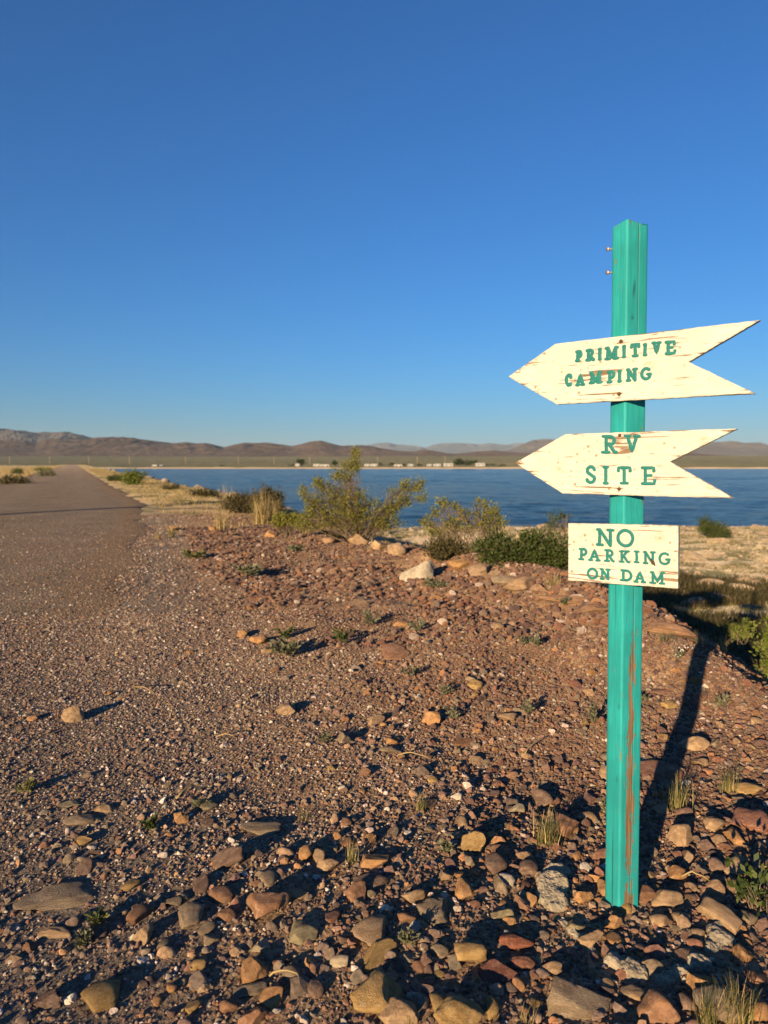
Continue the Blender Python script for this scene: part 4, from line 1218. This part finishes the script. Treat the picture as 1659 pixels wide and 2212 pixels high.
screw(z3, 768, 413, .0062, M_CREAMSCREW, b3, c3); screw(z3, 775, 657, .0058, M_CREAMSCREW, b3, c3)

# ------------------------------------------------------------------ plants
def leaves_mesh(name, pts, dirs, size, aspect=2.0, seed=0, jitter=.7):
    """one small bent diamond per leaf"""
    r = np.random.default_rng(seed); n = len(pts)
    d = dirs + r.normal(0, jitter, (n, 3)); d /= np.linalg.norm(d, axis=1, keepdims=True) + 1e-9
    s = np.cross(d, r.normal(0, 1, (n, 3))); s /= np.linalg.norm(s, axis=1, keepdims=True) + 1e-9
    L = size * r.uniform(.6, 1.3, (n, 1)); w = L / aspect
    a = pts; b = pts + d * L * .5 + s * w * .5; c = pts + d * L; e = pts + d * L * .5 - s * w * .5
    V = np.stack([a, b, c, e], 1).reshape(-1, 3)
    F = np.arange(n * 4).reshape(n, 4)
    return mesh(name, V, F, False)


def bush(name, base_p, lobes, Y, leafmat_, label, cat, nleaf, leaf, stems, seed, depth=.8, twigs=True, group=None, aspect=2.0, sprig=14, spread=.05, droop=0.0):
    """lobes: (u, v, ru, rv) of leaf masses in the 1659 px wide view, all standing at depth Y"""
    r = np.random.default_rng(seed)
    b = np.array(base_p)
    root = tag(empty(name, tuple(b)), label, cat, group)
    s = FPX * DISP / Y
    L = []
    for (u, v, ru, rv_) in lobes:
        c = at(u, v, Y) - b; L.append((c, ru / s, rv_ / s))
    wts = np.array([l[1] * l[2] for l in L]) ** .85; wts /= wts.sum()
    st = MB(); P = []; Dr = []
    nsp = max(4, nleaf // sprig)
    tops = []
    for i in range(stems):
        c, a, h = L[r.choice(len(L), p=wts)]
        tip = c + np.array([r.normal(0, a * .5), r.normal(0, depth * .4 * a * 1.5), r.normal(0, h * .5)])
        st0 = np.array([r.normal(0, .05), r.normal(0, .05), -.05])
        mid = st0 + (tip - st0) * .5 + np.array([0, 0, .12 * np.linalg.norm(tip)]) * r.uniform(-.5, .9) + r.normal(0, .04, 3) * np.linalg.norm(tip)
        pts = [st0 * (1-t)**2 + 2*t*(1-t) * mid + t*t * tip for t in np.linspace(0, 1, 7)]
        rr = np.linalg.norm(tip) * .0085 + .002
        st.tube(pts, list(np.linspace(rr, rr * .3, 7)), 4); tops.append(pts)
    for i in range(nsp):
        c, a, h = L[r.choice(len(L), p=wts)]
        q = r.normal(0, 1, 3); q *= r.random() ** .4 / (np.linalg.norm(q) + 1e-9)
        tip = c + q * np.array([a, depth * (a + h) * .6, h])
        cand = tops[int(r.integers(len(tops)))]
        if twigs:
            best = min((tops[int(k)] for k in r.integers(0, len(tops), 5)), key=lambda T: min(np.linalg.norm(T[j] - tip) for j in (3, 4, 5)))
            j = min((2, 3, 4, 5), key=lambda j: np.linalg.norm(best[j] - tip) + .1 * j)
            o0 = best[j]
            mid = (o0 + tip) / 2 + r.normal(0, .05, 3) * np.linalg.norm(tip - o0)
            if np.linalg.norm(tip - o0) < .75: st.tube([o0, mid, tip], [.0032, .0024, .0012], 3, False)
            ax = tip - o0
        else: ax = tip
        ax = ax / (np.linalg.norm(ax) + 1e-9)
        k = sprig
        tt = r.uniform(-1.4, .6, (k, 1))
        P.append(tip + ax * tt * spread + r.normal(0, spread * .42, (k, 3))); Dr.append(np.tile(ax + np.array([0, 0, .3 - droop]), (k, 1)))
    st.build('stems', M_TWIG, root)
    me = leaves_mesh('foliage', np.concatenate(P), np.concatenate(Dr), leaf, aspect, seed)
    link('foliage', me, leafmat_, root)
    return root


def gp(u, v): return hit(u, v)


YB = 11.6
pb = np.array([at(775, 1150, YB)[0], YB, 0]); pb[2] = gz(pb[0], pb[1])
bush('creosote_bush', pb, [(768, 980, 11, 14), (755, 1002, 20, 16), (738, 1024, 26, 16), (770, 1012, 10, 16), (655, 1058, 12, 12), (690, 1042, 20, 14), (672, 1088, 26, 24), (715, 1075, 36, 30), (765, 1085, 38, 36), (690, 1118, 44, 28), (750, 1120, 50, 32), (810, 1108, 36, 32), (850, 1062, 14, 10), (878, 1048, 18, 14), (905, 1050, 18, 18), (915, 1075, 10, 10), (872, 1082, 22, 14), (846, 1098, 20, 20), (833, 1130, 40, 18), (655, 1130, 22, 18)],
     YB, M_CREO, 'large yellow green creosote bush leaning right on the crest before the lake', 'bush', 17500, .031, 52, 3, sprig=11)
pb = np.array([at(622, 1145, 12.2)[0], 12.2, 0]); pb[2] = gz(pb[0], pb[1])
bush('creosote_bush', pb, [(610, 1122, 22, 14), (632, 1122, 18, 12), (600, 1130, 12, 10)], 12.2, M_CREO, 'small low yellow green bush left of the large creosote', 'bush', 2200, .036, 8, 4, sprig=10)
YB = 9.0
pb = np.array([at(1065, 1205, YB)[0], YB, 0]); pb[2] = gz(pb[0], pb[1])
bush('creosote_bush', pb, [(918, 1128, 14, 16), (940, 1108, 12, 12), (955, 1085, 18, 10), (985, 1092, 10, 8), (1000, 1108, 14, 10), (1040, 1088, 18, 12), (1062, 1105, 18, 18), (1030, 1110, 14, 8), (972, 1130, 20, 18), (1045, 1130, 24, 16), (1005, 1138, 22, 10), (938, 1150, 18, 14), (958, 1165, 14, 14), (1080, 1128, 16, 20)],
     YB, M_CREO, 'thin airy creosote bush with yellow tips and bare stems, left of the signs', 'bush', 3600, .030, 30, 7, sprig=9, spread=.045)
YB = 7.7
pb = np.array([at(1130, 1250, YB)[0], YB + .25, 0]); pb[2] = gz(pb[0], pb[1])
bush('mesquite_bush', pb, [(1048, 1185, 30, 24), (1075, 1208, 38, 34), (1118, 1190, 42, 32), (1120, 1222, 50, 28), (1168, 1180, 44, 32), (1175, 1215, 44, 36), (1212, 1195, 36, 44), (1255, 1200, 36, 44), (1290, 1230, 24, 30), (1300, 1182, 40, 40), (1350, 1175, 40, 40), (1400, 1180, 40, 40), (1425, 1205, 30, 40), (1080, 1160, 24, 14), (1145, 1160, 30, 12)],  # lobes behind the small board are unseen, added to shade the shore
     YB, M_GREEN, 'dense dark green leafy bush left of the small lowest board', 'bush', 17000, .042, 30, 9, sprig=12, spread=.05, aspect=2.6)
YB = 10.5
pb = np.array([at(1200, 1200, YB)[0], YB, 0]); pb[2] = gz(pb[0], pb[1])
bush('sapling', pb, [(1218, 1112, 16, 8), (1195, 1118, 14, 12), (1185, 1135, 10, 10), (1200, 1140, 12, 8)], YB, M_GREEN, 'thin green sprig rising behind the dense bush, before the water', 'shrub', 420, .035, 7, 12, sprig=8)

# shrubs along the dam and on the shore
def shrub(u, v, w, h, mat, label, cat='shrub', nl=2500, leaf=.05, seed=1, name='shrub', group=None, lob=None, Y=None):
    p = hit(u, v) if Y is None else np.array([*at(u, v, Y)])
    Yd = p[1]
    lobes = lob or [(u + w * .28 * math.cos(a), v - h * (.5 + .22 * math.sin(a)), w * .24, h * .30) for a in np.linspace(0, 6.28, 8)[:-1]] + [(u, v - h * .45, w * .34, h * .40), (u - w * .2, v - h * .2, w * .25, h * .2), (u + w * .2, v - h * .2, w * .25, h * .2)]
    return bush(name, p, lobes, Yd, mat, label, cat, nl, leaf, 12, seed, sprig=10, spread=leaf * 1.8, group=group)


shrub(578, 1112, 78, 62, M_DARKSH, 'dark dome-shaped shrub on the dam edge behind dry grass', nl=5200, leaf=.055, seed=21)
shrub(522, 1108, 96, 44, M_DARKSH, 'low olive brown shrub left of the dark dome-shaped shrub', nl=4200, leaf=.055, seed=22)
shrub(968, 1206, 110, 46, M_DARKSH, 'low olive scrub filling the gap under the thin airy creosote', nl=2600, leaf=.034, seed=33)
shrub(286, 1047, 46, 30, M_YGREEN, 'bright green round shrub beside the far road', nl=2600, leaf=.11, seed=23)
shrub(252, 1040, 50, 16, M_GREEN, 'low spreading green shrub left of the round green one', nl=1500, leaf=.10, seed=24)
shrub(300, 1036, 50, 22, M_GREEN, 'thin dark shrub standing behind the round green one', nl=700, leaf=.10, seed=25)
shrub(440, 1074, 70, 14, M_DARKSH, 'low dark scrub on the lake side of the dam', nl=1800, leaf=.08, seed=26)
shrub(372, 1058, 50, 9, M_DARKSH, 'dark scrub among the riprap, farther along the dam', nl=1000, leaf=.09, seed=27)
shrub(1542, 1162, 66, 48, M_GREEN, 'single green bush on the pale shore right of the post', 'bush', nl=4200, leaf=.075, seed=28, name='bush',
      lob=[(1522, 1132, 16, 18), (1530, 1142, 20, 18), (1545, 1140, 16, 16), (1560, 1146, 16, 16), (1568, 1152, 12, 12), (1545, 1155, 20, 10)])
shrub(1720, 1500, 60, 104, M_YGREEN, 'yellow green feathery bush at the right edge in front of the shade', 'bush', nl=12000, leaf=.032, seed=29, name='bush', lob=[(1657, 1420, 13, 36), (1672, 1370, 20, 30), (1690, 1420, 40, 50), (1740, 1360, 50, 60), (1780, 1280, 60, 60), (1740, 1250, 40, 50), (1840, 1300, 60, 70), (1820, 1200, 60, 60), (1760, 1160, 50, 50), (1800, 1110, 50, 45), (1900, 1230, 50, 70), (1860, 1120, 50, 50)], Y=4.7)
shrub(1594, 1376, 64, 44, M_YGREEN, 'small bright green weed in the bank shadow at right', 'weed', nl=420, leaf=.035, seed=30, name='weed', Y=6.3)
shrub(1625, 1955, 70, 74, M_GREEN, 'broad-leaved green weed at the right edge near the post foot', 'weed', nl=170, leaf=.030, seed=31, name='weed')
# left verge
for i, (u, v, w, h, mt, lab) in enumerate([(30, 1047, 80, 18, M_DARKSH, 'olive scrub at the left edge of the road verge'), (100, 1030, 46, 14, M_GREY, 'grey green scrub on the left verge, middle one'), (38, 1026, 26, 14, M_GREEN, 'small dark green shrub in the straw field left of the road'), (92, 1020, 50, 12, M_YGREEN, 'pale yellow green scrub on the left verge, farther one')]):
    shrub(u, v, w, h, mt, lab, nl=1500, leaf=.12, seed=40 + i)


def tuft(u, v, h, nb, mats, label, seed, lean=.8, cat='grass tuft', spread=.07, wid=.0022, group=None, name='grass_tuft', p=None):
    r = np.random.default_rng(seed); p = hit(u, v) if p is None else p
    hh = h * p[1] / (FPX * DISP); k = hh / .2
    root = tag(empty(name, tuple(p)), label, cat, group)
    for mi, (mat, frac) in enumerate(mats):
        V, F = [], []
        for i in range(int(nb * frac)):
            a = r.uniform(0, 6.28); ln = lean * r.uniform(.1, 1.0); L = hh * r.uniform(.5, 1.08)
            b = np.array([r.normal(0, spread * k * .4), r.normal(0, spread * k * .4), -.01])
            d = np.array([math.cos(a), math.sin(a), 0]); s = np.array([-d[1], d[0], 0]) * wid * k ** .6 * r.uniform(.6, 1.2)
            n = len(V)
            for t in (0, .4, .75, 1):
                q = b + d * ln * L * t ** 1.8 + np.array([0, 0, L * t * (1 - .25 * ln * t)])
                ww = s * (1 - t * .9)
                V += [q - ww, q + ww]
            F += [(n, n+1, n+3, n+2), (n+2, n+3, n+5, n+4), (n+4, n+5, n+7, n+6)]
        link('blades', mesh('blades', V, F), mat, root)
    return root


GD = [(M_GRASSG, .7), (M_STRAW, .3)]; DG = [(M_STRAW, .85), (M_GRASSG, .15)]
tuft(1182, 1822, 88, 120, GD, 'green grass tuft beside the cracked reddish block', 50)
tuft(1462, 1745, 84, 110, GD, 'grass tuft with pale seed heads in the post shadow', 51, .45)
tuft(1572, 1712, 66, 90, GD, 'sparse grass tuft right of the post by the angular stone', 52, .5)
tuft(908, 1752, 52, 70, GD, 'small grass tuft at centre of the gravel', 53, .6)
tuft(760, 1862, 56, 60, GD, 'thin grass tuft beside the rounded reddish tan cobble', 54, .7)
tuft(1590, 2205, 110, 150, GD, 'green grass tuft at the bottom right corner', 55, .6)
tuft(1530, 2215, 90, 110, GD, 'grass tuft at the bottom edge by the large rounded rock', 56, .7)
tuft(880, 2215, 44, 40, DG, 'dry wisps of grass at the bottom edge beside the tan broken stone', 57, .8)
tuft(1140, 2215, 60, 46, DG, 'dry grass wisps at the bottom edge left of the large dark rock', 58, .6)
tuft(655, 1772, 40, 36, GD, 'sparse short grass left of the small centre tuft', 59, .6)
tuft(567, 1132, 78, 170, DG, 'tall pale dry grass tuft on the dam edge left of the creosote', 60, .55, wid=.0035)
tuft(590, 1128, 56, 160, DG, 'shorter dense dry grass tuft right of the tall pale one', 61, .5, wid=.0035)
tuft(478, 1145, 62, 70, DG, 'thin dry grass tuft standing alone on the shoulder', 62, .7, wid=.003)
tuft(490, 1090, 50, 50, DG, 'wispy dry grass behind the low olive shrub', 63, .6, wid=.004)
tuft(370, 1160, 30, 90, GD, 'short green and dry grass by the road edge', 64, 1.0, wid=.004)
tuft(340, 1165, 24, 60, DG, 'short straw tuft at the edge of the asphalt', 65, 1.0, wid=.004)
tuft(1510, 1395, 40, 120, [(M_GREY, .7), (M_STRAW, .3)], 'grey green grass mat on the crest right of the post', 66, 1.1, spread=.12)
tuft(1560, 1408, 46, 60, DG, 'dry wiry grass at the edge of the bank shadow', 67, 1.0, spread=.06)
tuft(1440, 1385, 36, 110, [(M_GREY, .8), (M_STRAW, .2)], 'grey green mat beside the long edging slab', 68, 1.2, spread=.14)
tuft(1195, 1268, 44, 90, DG, 'bleached grass at the foot of the dense green bush', 69, 1.1, spread=.10, wid=.003)
tuft(1650, 1470, 60, 40, DG, 'bare white twiggy grass at the right edge in the shade', 70, .8, spread=.05)


def weed(u, v, w, h, label, seed, mat=None, flowers=False, nl=110, group=None):
    """a low rosette: several short stems set with small lobed leaves"""
    r = np.random.default_rng(seed); p = hit(u, v + h * .4); s = p[1] / (FPX * DISP)
    ww, hh = w * s, h * s
    root = tag(empty('weed', tuple(p)), label, 'weed', group)
    st = MB(); P = []; D = []; fl = []
    for i in range(9):
        a = r.uniform(0, 6.28); rad = ww * .5 * r.uniform(.35, 1)
        tip = np.array([math.cos(a) * rad, math.sin(a) * rad * .8, hh * r.uniform(.35, .9)])
        mid = tip * np.array([.4, .4, .6])
        pts = [np.zeros(3), mid, tip]; st.tube(pts, [.0016, .0013, .0007], 3, False)
        for t in np.linspace(.2, 1, max(3, nl // 7)):
            q = mid * t * 2 if t < .5 else mid + (tip - mid) * (t - .5) * 2
            P.append(q + r.normal(0, .003, 3)); dd = r.normal(0, .6, 3); dd[2] = abs(dd[2]) * .6; D.append(tip / np.linalg.norm(tip) * .5 + dd)
        if flowers: fl += [tip + r.normal(0, .008, 3) for _ in range(4)]
    st.build('stems', M_TWIG, root)
    link('foliage', leaves_mesh('foliage', np.array(P), np.array(D), max(.018, ww * .20), 2.0, seed, .3), mat or M_GREY, root)
    if fl: link('flowers', leaves_mesh('flowers', np.array(fl), np.tile([0, 0, 1.], (len(fl), 1)), .009, 1.2, seed, .8), M_FLOWER, root)
    return root


for i, (u, v, w, h, lab, kw) in enumerate([
    (1467, 1412, 26, 34, 'small pale weed with white flowers right of the post', dict(flowers=True)),
    (1558, 1515, 40, 36, 'grey green lobed weed at right by the shadow', {}),
    (1385, 1510, 40, 24, 'low grey weed touching the right side of the post', {}),
    (960, 1830, 40, 34, 'grey green weed left of the ochre rounded cobble', {}),
    (880, 2025, 40, 50, 'pale green weed between the stones above the largest ochre rock', {}),
    (210, 1985, 60, 40, 'spreading green weed at lower left below the wide slab', dict(mat=M_GRASSG)),
    (180, 2030, 40, 34, 'grey lobed weed at lower left by the tan ridge stone', {}),
    (60, 1700, 50, 28, 'dull weed low in the gravel at the left edge', dict(mat=M_GRASSG)),
    (330, 1780, 40, 28, 'dark little weed left of the orange square stone', dict(mat=M_GREEN)),
    (435, 1735, 46, 18, 'dry grey weed above the dark olive flat stone', {}),
    (615, 1370, 50, 30, 'dark green cushion weed left of the bare earth patch', dict(mat=M_GREEN)),
    (620, 1405, 80, 34, 'wide grey straggling weed below the dark green cushion', dict(nl=140)),
    (742, 1375, 44, 34, 'soft dark weed at the middle of the bare earth patch', dict(mat=M_GREEN)),
    (802, 1340, 46, 34, 'grey weed right of centre above the bare earth patch', {}),
    (905, 1355, 40, 26, 'grey weed on the slope right of the bare earth patch', {}),
    (1160, 1385, 40, 30, 'grey feathery weed left of the post on the slope', {}),
    (1130, 1385, 30, 24, 'small grey weed beside the feathery one', {}),
    (1285, 1545, 44, 50, 'bushy grey weed just left of the post', dict(nl=110)),
    (975, 1540, 40, 40, 'grey green weed beside the pointed orange brown stone', {}),
    (960, 1490, 36, 36, 'grey weed above the pointed orange brown stone', {}),
    (885, 1452, 40, 24, 'pale straggling weed right below the bare earth', {}),
    (700, 1595, 36, 30, 'grey weed left of the dark angular stone', {}),
    (1140, 1530, 30, 36, 'upright grey weed right of the brown domed stone', {}),
    (1220, 1300, 40, 20, 'grey weed mat at the long edging slab', {}),
    (940, 1262, 60, 20, 'grey mat right of the white boulder', {}),
    (960, 1205, 50, 24, 'green grey weed on the crest left of the orange stone', dict(mat=M_DARKSH)),
    (730, 1155, 60, 26, 'grey scrub below the large creosote bush', dict(nl=160, mat=M_DARKSH)),
    (640, 1185, 40, 20, 'dry weed on the crest left of the tan boulder', {}),
    (420, 1200, 60, 16, 'flat green weed on the road shoulder', dict(mat=M_GRASSG)),
    (540, 1235, 70, 22, 'grey dry weed patch on the upper shoulder', {}),
    (1345, 1745, 20, 60, 'dark shaded weed behind the right side of the post', {}),
    (1310, 1745, 26, 40, 'pale green weed peeping out left of the post', {})]):
    weed(u, v, w, h, lab, 80 + i, **kw)

# dry grass along the verges and on the shore flat: nobody could count it
def grass_stuff(name, xs, ys, h, mat, seed, wid=.006):
    r = np.random.default_rng(seed); n = len(xs)
    z = ground_z(xs, ys); b = np.stack([xs, ys, z - .01], 1)
    a = r.random(n) * 6.28; d = np.stack([np.cos(a), np.sin(a), 0 * a], 1); s = np.stack([-np.sin(a), np.cos(a), 0 * a], 1)
    H = (h * r.uniform(.4, 1.2, n))[:, None]; ln = r.uniform(.1, .9, n)[:, None]
    w = (wid * r.uniform(.6, 1.3, n) * (1 + ys * .012))[:, None]
    up = np.array([0, 0, 1.0])
    m1 = b + d * ln * H * .3 + up * H * .55; t = b + d * ln * H + up * H * .9
    V = np.stack([b - s * w, b + s * w, m1 + s * w * .7, m1 - s * w * .7, t], 1).reshape(-1, 3)
    k = np.arange(n)[:, None] * 5
    F = np.concatenate([k + np.array([[0, 1, 2]]), k + np.array([[0, 2, 3]]), k + np.array([[3, 2, 4]])]).reshape(-1, 3)
    return tag(link(name, mesh(name, V, F), mat), kind='stuff')


def clumped(x, y, sc, thr, seed): return fbm(x * sc, y * sc, seed, 3) > thr


n = 60000
y = 10 + 150 * rng.random(n) ** 1.9; d = -rng.random(n) * 4.2 + .6; x = crest(y) + d
k = (x - roadx(y) > .15 + .5 * rng.random(n)) & (fbm(x * .9, y * .9, 91, 4) + .75 * sstep(9, 30, y) - .30 * sstep(-.6, -3.4, d) > .22 + .3 * rng.random(n)); x, y = x[k], y[k]
j = rng.random(len(x)) < .68
grass_stuff('dry_grass', x[j], y[j], .12, M_STRAW, 1)
grass_stuff('green_grass', x[~j], y[~j], .10, M_GRASSG, 2)
n = 60000
y = 24 + 240 * rng.random(n) ** 1.7; x = roadx(y) - 6.9 - 40 * rng.random(n) ** 1.6
k = clumped(x, y, .3, -.15, 92); x, y = x[k], y[k]
grass_stuff('field_grass', x, y, .34, M_STRAW, 3, .012)
n = 110000
y = 12 + 28 * rng.random(n); x = y * (rng.random(n) * .85 - .05)
k = (x - crest(y) > 1.6) & (y < shore_y(x) - 1.5) & clumped(x, y, .45, -.08, 93); x, y = x[k], y[k]
j = rng.random(len(x)) < .6
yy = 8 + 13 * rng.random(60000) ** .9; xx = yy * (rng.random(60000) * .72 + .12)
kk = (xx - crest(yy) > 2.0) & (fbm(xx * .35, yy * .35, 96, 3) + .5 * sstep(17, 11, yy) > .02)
grass_stuff('shade_scrub', xx[kk], yy[kk], .26, M_DARKSH, 7, .010)  # dark-leaved scrub added to fill in the shaded tone of the near shore
grass_stuff('shore_grass', x[j], y[j], .09, M_GRASSG, 4, .006); grass_stuff('shore_straw', x[~j], y[~j], .09, M_STRAW, 5, .005)
n = 30000
x, y = wedge(n, 3.6, 20, 1.3); k = (x - crest(y) < .2) & (x - roadx(y) > .3) & (fbm(x * .9, y * .9, 94, 3) + .45 * sstep(7, 13, y) > .12)
x, y = x[k], y[k]
grass_stuff('straw_litter', x, y, .04, M_STRAW, 6, .0022)

# twigs lying about
tw = random.Random(8)
for (u, v, du, dv, lab) in ((1000, 1238, 90, 16, 'thin pale dead stem lying right of the white boulder'), (1130, 1640, 50, -40, 'pale bent twig on gravel left of the post'), (380, 1735, 60, -40, 'dry twig leaning beside the orange square stone'), (290, 1492, 44, 16, 'thin dry stem near the pyramid stone'), (1470, 1905, 60, 12, 'short straw twig right of the post foot'), (580, 2125, 70, 4, 'pale dead stem at bottom left of centre'), (470, 1600, 40, 4, 'short pale twig at left of centre'), (860, 1640, 70, 10, 'thin straw stem across the mid gravel')):
    a, b = hit(u, v), hit(u + du, v + dv); mb = MB(); pts = []
    for i in range(6):
        t = i / 5; q = a + (b - a) * t; q[2] = gz(q[0], q[1]) + .018 + .02 * math.sin(t * 3.1) + tw.uniform(0, .006); q[0] += tw.uniform(-.008, .008); pts.append(q)
    tag(mb.tube(pts, [.0032, .003, .0028, .0024, .002, .0012], 5).build('twig', M_STRAW), lab, 'twig')

# ------------------------------------------------------------------ far shore
def far_pole(u, v0, v1, label, D=880, group='utility poles on the far plain'):
    p = at(u, v1, D); H = (v1 - v0) / (FPX * DISP) * D
    root = tag(empty('utility_pole', (p[0], D, float(plain_z(np.array(D))) - .3)), label, 'pole', group)
    MB().tube([(0, 0, 0), (0, 0, H + 1)], [.32, .22], 6).build('pole', M_POLE, root)
    MB().box((0, 0, H + .2), (2.4, .2, .2)).build('crossarm', M_POLE, root)


for u in (21, 108, 192, 280, 401, 515, 592, 669, 816, 901, 961):
    far_pole(u, 989, 1004, 'weathered utility pole in the row on the plain beyond the lake')
D_ = 500
for i, (u0, u1, v0, kind, lab) in enumerate([(638, 648, 1000, 't', 'small white trailer at the left end of the far camp'), (677, 692, 1001, 't', 'white trailer in the far camp left of the big creosote, first of two'), (693, 711, 1002, 't', 'white trailer in the far camp left of the big creosote, second of two'), (754, 763, 1001, 't', 'white trailer seen just left of the creosote top'), (787, 800, 1001, 't', 'white trailer right of the creosote top, first of two'), (801, 815, 1000, 't', 'white trailer right of the creosote top, second of two'), (851, 869, 1002, 't', 'low white trailer on the far shore, middle of the camp'), (881, 893, 1001, 't', 'tall short white trailer on the far shore'), (922, 933, 1001, 't', 'white trailer on the far shore left of the dark trees, first of three'), (936, 952, 1000, 't', 'white trailer on the far shore left of the dark trees, second of three'), (958, 978, 1000, 'h', 'long white building on the far shore left of the dark trees'), (1027, 1047, 999, 'h', 'white building on the far shore right of the dark trees'), (330, 340, 1005, 't', 'white van parked at the far end of the dam shore'), (346, 353, 1007, 'g', 'grey car parked beside the white van on the far shore')]):
    p = at((u0 + u1) / 2, 1008, D_); w = (u1 - u0) / (FPX * DISP) * D_; z0 = float(plain_z(np.array(float(D_)))); h = max(1.3, .72 * (1009 - v0) / (FPX * DISP) * D_)
    nm = {'t': 'trailer', 'h': 'camp_building', 'g': 'parked_car'}[kind]
    root = tag(empty(nm, (p[0], D_, z0), 0), lab, {'t': 'trailer', 'h': 'building', 'g': 'car'}[kind])
    mat = M_GREYP if kind == 'g' else M_WHITE
    MB().box((0, 0, h / 2 + .35), (w, 2.5, h * .85), 0, .96).build('body', mat, root, smooth=False)
    if kind == 'h': 
        mb = MB(); b = h * .8; mb.v = [(-w/2-.2, -1.6, b), (w/2+.2, -1.6, b), (w/2+.2, 1.6, b), (-w/2-.2, 1.6, b), (-w/2-.2, 0, b+1), (w/2+.2, 0, b+1)]
        mb.f = [(0, 1, 5, 4), (2, 3, 4, 5), (1, 2, 5), (3, 0, 4), (0, 3, 2, 1)]; mb.build('roof', M_WHITE, root, smooth=False)
    for k in range(max(2, int(w / 2.2))):
        x = -w/2 + (k + .6) * w / max(2, int(w / 2.2)); MB().box((x, -1.26, h * .62), (.8, .06, .6)).build('window', M_GLASS, root, smooth=False)
    for x in (-w * .3, w * .3): MB().tube([(x, -1.27, .35), (x, -1.1, .35)], .38, 10).build('wheel', M_GLASS, root) if kind != 'h' else None


def far_tree(u, v1, w, h, label, seed, D=520, cat='tree'):
    p = at(u, v1, D); s = D / (FPX * DISP); ww, hh = w * s, h * s
    z0 = float(plain_z(np.array(float(D))))
    r = np.random.default_rng(seed); root = tag(empty('tree', (p[0], D, z0)), label, cat)
    MB().tube([(0, 0, -.2), (ww * .03, 0, hh * .6)], [hh * .035, hh * .02], 5).build('trunk', M_TWIG, root)
    n = 320; c = []
    for _ in range(9):
        cc = np.array([r.normal(0, ww * .24), r.normal(0, ww * .2), hh * r.uniform(.35, .85)])
        q = r.normal(0, 1, (n // 9, 3)); q /= np.linalg.norm(q, axis=1, keepdims=True); c.append(cc + q * np.array([ww * .22, ww * .2, hh * .2]) * r.random((n // 9, 1)) ** .3)
    c = np.concatenate(c)
    link('crown', leaves_mesh('crown', c, r.normal(0, 1, c.shape), hh * .16, 1.3, seed), M_TREELEAF, root)


for i, (u, v1, w, h, lab) in enumerate([(989, 1006, 22, 20, 'dark tree on the far shore right of the long white building'), (1003, 1006, 24, 16, 'dark tree on the far shore, middle of the clump of three'), (1018, 1006, 22, 15, 'dark tree on the far shore, right end of the clump of three'), (722, 1007, 14, 16, 'dark round tree beside the creosote top on the far shore'), (650, 1005, 18, 20, 'thin tall tree at the left of the far camp'), (634, 1006, 18, 7, 'low dark bush at the left end of the far camp'), (816, 1009, 22, 9, 'low tree among the trailers right of the creosote top'), (846, 1008, 16, 9, 'low dark tree left of the tall short trailer'), (872, 1008, 12, 8, 'small dark bush between two far trailers'), (905, 1008, 16, 8, 'small tree before the white trailers of the far shore'), (943, 1009, 30, 6, 'low hedge-like bush under the far trailers'), (1060, 1007, 22, 8, 'low tree right of the right white building'), (1085, 1007, 14, 7, 'small dark bush near the tip of the middle arrow board'), (480, 1006, 12, 5, 'lone dark bush on the far shore left of the camp')]):
    far_tree(u, v1, w, h, lab, 200 + i)

# a post beyond the left edge whose shadow crosses the road
pz = gz(-11.8, 13.2)
root = tag(empty('marker_post', (-11.8, 13.2, pz)), 'thick weathered round wooden post standing on the left verge of the road', 'post')
MB().tube([(0, 0, -.2), (0, 0, 4.2)], [.17, .15], 12).build('pole', M_POLE, root)
MB().tube([(0, 0, 4.2), (0, 0, 4.26)], [.15, .10], 12).build('cap', M_POLE, root)

# thin dry air: far ranges pale and turn bluish
hz = MB().box((0, 7000, 188), (30000, 15500, 387)).build('haze', None, smooth=False)
hm = bpy.data.materials.new('thin_haze'); hm.use_nodes = True; hm.node_tree.nodes.clear()
ho = hm.node_tree.nodes.new('ShaderNodeOutputMaterial'); hv = hm.node_tree.nodes.new('ShaderNodeVolumePrincipled')
hv.inputs['Color'].default_value = (.68, .84, 1, 1); hv.inputs['Density'].default_value = 4.2e-5; hv.inputs['Anisotropy'].default_value = 0.0
hm.node_tree.links.new(hv.outputs[0], ho.inputs['Volume']); hz.data.materials.append(hm); tag(hz, kind='stuff')
